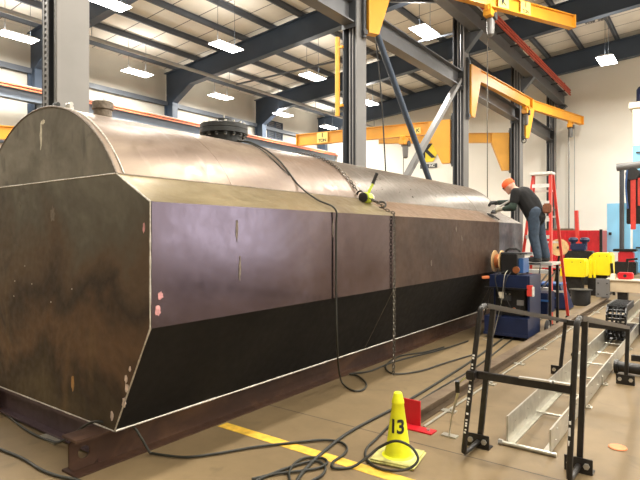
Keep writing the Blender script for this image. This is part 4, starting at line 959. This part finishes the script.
# ------------------------------------------------------------------ machines beyond
o = thing('waste_bin', 'black bin with a rim on the floor in front of the yellow machine', 'bin', (-2.33,12.8,0))
build('bin_body', MB().lathe((-2.33,12.8,0),[(.17,0),(.19,.02),(.205,.33),(.205,.34)],n=28), 'black', o, smooth=True)
build('bin_rim', MB().lathe((-2.33,12.8,.33),[(.19,0),(.235,.0),(.235,.022),(.19,.024)],n=28), 'black', o, smooth=True)
def ymach(x, y, w, zt, zb_, d, label, corner=.05):
    t = thing('yellow_machine', label, 'machine', (x,y,0))
    poly = [(x-w/2,0,zb_),(x+w/2,0,zb_),(x+w/2,0,zt-.02),(x+w/2-.03,0,zt),(x-w/2+corner,0,zt),(x-w/2,0,zt-corner)]
    c = build('cover', MB().prism(poly,(0,y,0),(0,d,0)), 'machine_yellow', t, bevel=.008)
    for i in range(3): build('screw', MB().cyl((x-w/2+.08+i*(w-.16)/2,y-.006,zt-.08),.012,.01,'Y',8), 'black', c)
    build('side_door', MB().box(x+w/2+.002,x+w/2+.03,y+.05,y+d-.05,zb_+.04,zt-.06), 'machine_yellow', t, bevel=.004)
    build('pedestal', MB().box(x-w/2+.08,x+w/2-.08,y+.08,y+d-.06,.06,zb_), 'black_metal', t, bevel=.01)
    build('base_plate', MB().box(x-w/2+.0,x+w/2+.0,y+.02,y+d,0,.06), 'black_metal', t)
    return t
ymach(-2.82,14.4,.56,.95,.50,.5,'nearer yellow boxy machine beside the red ladder')
ymach(-2.36,15.4,.50,1.08,.50,.6,'farther taller yellow machine right of the first yellow one',.12)
o = thing('yellow_guard', 'narrow yellow guard post standing between the two yellow machines', 'guard', (-2.5,14.95,0))
build('post', MB().box(-2.55,-2.47,14.95,15.05,.45,.93), 'machine_yellow', o, bevel=.01); build('post', MB().box(-2.44,-2.39,15.0,15.1,.45,.9), 'machine_yellow', o, bevel=.01); build('stand', MB().box(-2.56,-2.38,14.96,15.12,0,.45), 'black_metal', o)
o = thing('navy_box', 'navy blue metal chest on the floor behind the ladder foot', 'box', (-2.85,11.8,0))
build('chest', MB().prism([(-3.1,0,.02),(-2.35,0,.02),(-2.52,0,.5),(-3.1,0,.5)],(0,11.7,0),(0,.5,0)), 'navy', o, bevel=.008)
build('lid', MB().box(-3.12,-2.5,11.68,12.22,.5,.54), 'blue', o, bevel=.006)
o = thing('wire_spool_stand', 'wooden wire spool on a black stand beside the ladder', 'spool', (-3.34,16,0))
build('stand', MB().bar((-3.62,16.1,0),(-3.46,16.1,1.2),.05,.05).bar((-3.30,16.1,0),(-3.46,16.1,1.2),.05,.05).box(-3.72,-3.2,15.9,16.3,0,.04), 'black_metal', o)
sp2 = build('spool_core', MB().cyl((-3.46,15.86,1.2),.14,.18,'Y',24), 'copper', o, smooth=True)
for y_ in (15.84,16.04): build('spool_flange', MB().lathe((-3.46,y_,1.2),[(.03,0),(.235,.001),(.235,.018),(.03,.019)],'Y',32), 'wood', sp2, smooth=True)
build('hub', MB().cyl((-3.46,15.8,1.2),.035,.05,'Y',14), 'black', sp2)
o = thing('twin_motor_unit', 'dark unit with two navy domed motors in front of the red container', 'machine', (-3.35,18.2,0))
build('frame', MB().box(-3.75,-2.95,18.0,18.5,0,1.05), 'black_metal', o, bevel=.03); build('gearbox', MB().box(-3.6,-3.15,18.05,18.4,1.05,1.28), 'navy', o, bevel=.04)
for x_ in (-3.53,-3.2): build('motor', MB().lathe((x_,18.2,1.2),[(.07,0),(.08,.12),(.13,.14),(.15,.2),(.12,.26),(.05,.28)],n=20), 'navy', o, smooth=True)
o = thing('red_container', 'bright red steel container near the far wall behind the ladder', 'container', (-4.75,24,0))
build('shell', MB().box(-5.9,-3.6,24.0,25.4,.08,1.74), 'red', o, bevel=.015)
for i in range(6): build('rib', MB().box(-5.85+i*.42,-5.77+i*.42,23.94,23.999,.1,1.7), 'red', o)
build('corner_post', MB().box(-3.66,-3.56,23.9,24.0,0,1.78), 'black_metal', o); build('skid', MB().box(-5.8,-3.7,24.1,25.3,0,.079), 'black_metal', o)
o = build('plank_stack', MB().box(-6.0,-4.7,24.2,24.9,1.745,1.83), 'rail'); tag(o, 'low stack of dull planks lying on the red container', 'planks')
o = thing('red_boom_post', 'slim red leaning post sticking up over the red container', 'post', (-4.3,23.5,0))
build('post', MB().bar((-4.36,23.6,.0),(-4.46,23.6,2.55),.2,.12), 'red_fibre', o); build('foot', MB().box(-4.55,-4.15,23.4,23.8,0,.03), 'black_metal', o)
build('stay', MB().bar((-4.37,23.5,1.1),(-5.3,23.5,.5),.1,.1), 'red', o)
# gantry beam over the tracks
o = thing('gantry_beam', 'beige machine crossbeam on end plates spanning the floor tracks at right', 'beam', (-.9,13.7,0))
build('crossbeam', MB().box(-1.90,1.2,13.55,13.85,.26,.52), 'beige', o, bevel=.01)
build('cover_plate', MB().box(-1.95,1.2,13.5,13.95,.522,.55), 'cream', o, bevel=.004)
ep = build('end_plate', MB().box(-2.14,-1.86,13.48,13.545,.125,.55), 'column_light', o, bevel=.005)
for x_ in (-2.09,-1.91):
    for z_ in (.2,.45): build('plate_bolt', MB().cyl((x_,13.46,z_),.016,.02,'Y',8), 'black', ep)
build('end_plate', MB().box(-2.14,-1.95,13.546,13.9,.125,.52), 'column_light', o)
for x_ in (-1.72,1.0): build('support_leg', MB().box(x_,x_+.2,13.6,13.8,0,.26), 'black_metal', o)
o = build('machine_bed', MB().box(-.85,1.4,14.3,16.4,.0,.42), 'black_metal', bevel=.03); tag(o, 'low black machine bed behind the beige crossbeam', 'machine bed')
o = thing('red_box', 'small red box with dark hole on the beige crossbeam', 'box', (-1.6,13.7,.55))
build('shell', MB().box(-1.72,-1.42,13.6,13.85,.552,.70), 'red', o, bevel=.02); build('hole', MB().cyl((-1.57,13.59,.63),.035,.012,'Y',12), 'black', o)
o = build('carton', MB().box(-1.86,-1.77,13.62,13.8,.552,.66), 'cream', bevel=.004); tag(o, 'small cream carton left of the red box on the crossbeam', 'box')
o = thing('tool_rest', 'black angled steel rest bars standing behind the beige crossbeam', 'rest', (-2.1,15.4,0))
build('bar', MB().bar((-2.02,15.4,0),(-2.08,15.4,.82),.06,.06), 'black_metal', o)
build('bar', MB().bar((-1.80,15.4,0),(-1.72,15.4,.95),.06,.06).bar((-1.72,15.4,.92),(-1.5,15.4,.95),.05,.05), 'black_metal', o)
build('rail', MB().bar((-2.04,15.4,.33),(-1.2,15.4,.33),.06,.06), 'black_metal', o)
# manipulator mast, blue column, panel, head
o = thing('manipulator_mast', 'tall dark pipe mast with a thick elbow at its top near right edge', 'mast', (-2.9,24,0))
build('mast_pipe', MB().tube([(-2.88,24,.0),(-2.88,24,4.15)],.085,16), 'column', o, smooth=True)
build('elbow', MB().tube([(-3.06,24,4.25),(-2.2,24,4.3)],.15,18), 'column_light', o, smooth=True)
bse = build('base', MB().box(-2.98,-2.45,23.7,24.2,.0,.9), 'red', o, bevel=.04); build('base_top', MB().box(-3.15,-2.35,23.65,24.25,.9,1.0), 'black_metal', o, bevel=.02); build('base_skirt', MB().box(-3.1,-2.35,23.6,24.3,0,.5), 'black_metal', o, bevel=.03)
o = thing('blue_panel', 'pale blue upright panel with a small dark handle behind the dark mast', 'panel', (-3.1,24.6,0))
build('panel_sheet', MB().box(-3.49,-2.65,24.6,24.66,.85,2.85), 'sky_blue', o, bevel=.01); build('handle', MB().box(-3.42,-3.32,24.55,24.6,1.55,1.66), 'black', o)
for x_ in (-3.4,-2.75): build('leg', MB().box(x_-.03,x_+.03,24.61,24.65,0,.85), 'pipe', o)
o = thing('machine_column', 'pale blue machine column with a beige cap at right edge', 'machine', (-1.9,25.4,0))
build('column_body', MB().box(-2.62,-1.3,25.1,26.2,.0,6.75), 'sky_blue', o, bevel=.03); build('cap', MB().box(-2.75,-1.2,25.0,26.3,6.75,7.0), 'cream', o, bevel=.02)
build('upper_section', MB().box(-2.625,-1.29,25.09,26.21,5.2,6.749), 'cream', o, bevel=.02)  # cream upper stretch above the pale blue
mt_ = build('drive_motor', MB().lathe((-2.2,25.6,7.0),[(.3,0),(.34,.05),(.34,.6),(.28,.7),(.1,.74)],n=24), 'navy', o, smooth=True)
for z_ in (1.0,4.9): build('latch', MB().box(-2.50,-2.1,25.04,25.1,z_,z_+.06), 'column', o)
o = thing('manipulator_carriage', 'dark blue and black machine head with long red bars at the right edge', 'machine', (-2.2,22,0))
build('head_body', MB().box(-2.42,-1.7,22.1,22.6,3.0,3.9), 'navy', o, bevel=.06); build('slide_plate', MB().box(-2.5,-1.8,22.05,22.1,1.95,3.7), 'black_metal', o, bevel=.02)
for x_, z0_ in ((-2.36,1.75),(-2.14,2.6)): build('red_bar', MB().box(x_,x_+.16,21.95,22.05,z0_,3.6), 'red_fibre', o, bevel=.01)
build('cable_drum', MB().cyl((-2.3,21.9,3.75),.22,.2,'Y',24), 'black_plastic', o, smooth=True); build('control_box', MB().box(-1.98,-1.5,21.85,22.04,3.3,3.65), 'leather', o, bevel=.01)
build('guide_tube', MB().tube([(-2.46,21.9,3.9),(-2.5,21.9,3.3),(-2.44,21.9,2.5)],.03,8,5), 'blue', o, smooth=True)
build('support_post', MB().box(-1.95,-1.75,22.2,22.4,0,3.0), 'column', o)
build('link_arm', MB().bar((-1.85,22.6,3.5),(-1.9,25.05,3.6),.15,.2), 'column', o)
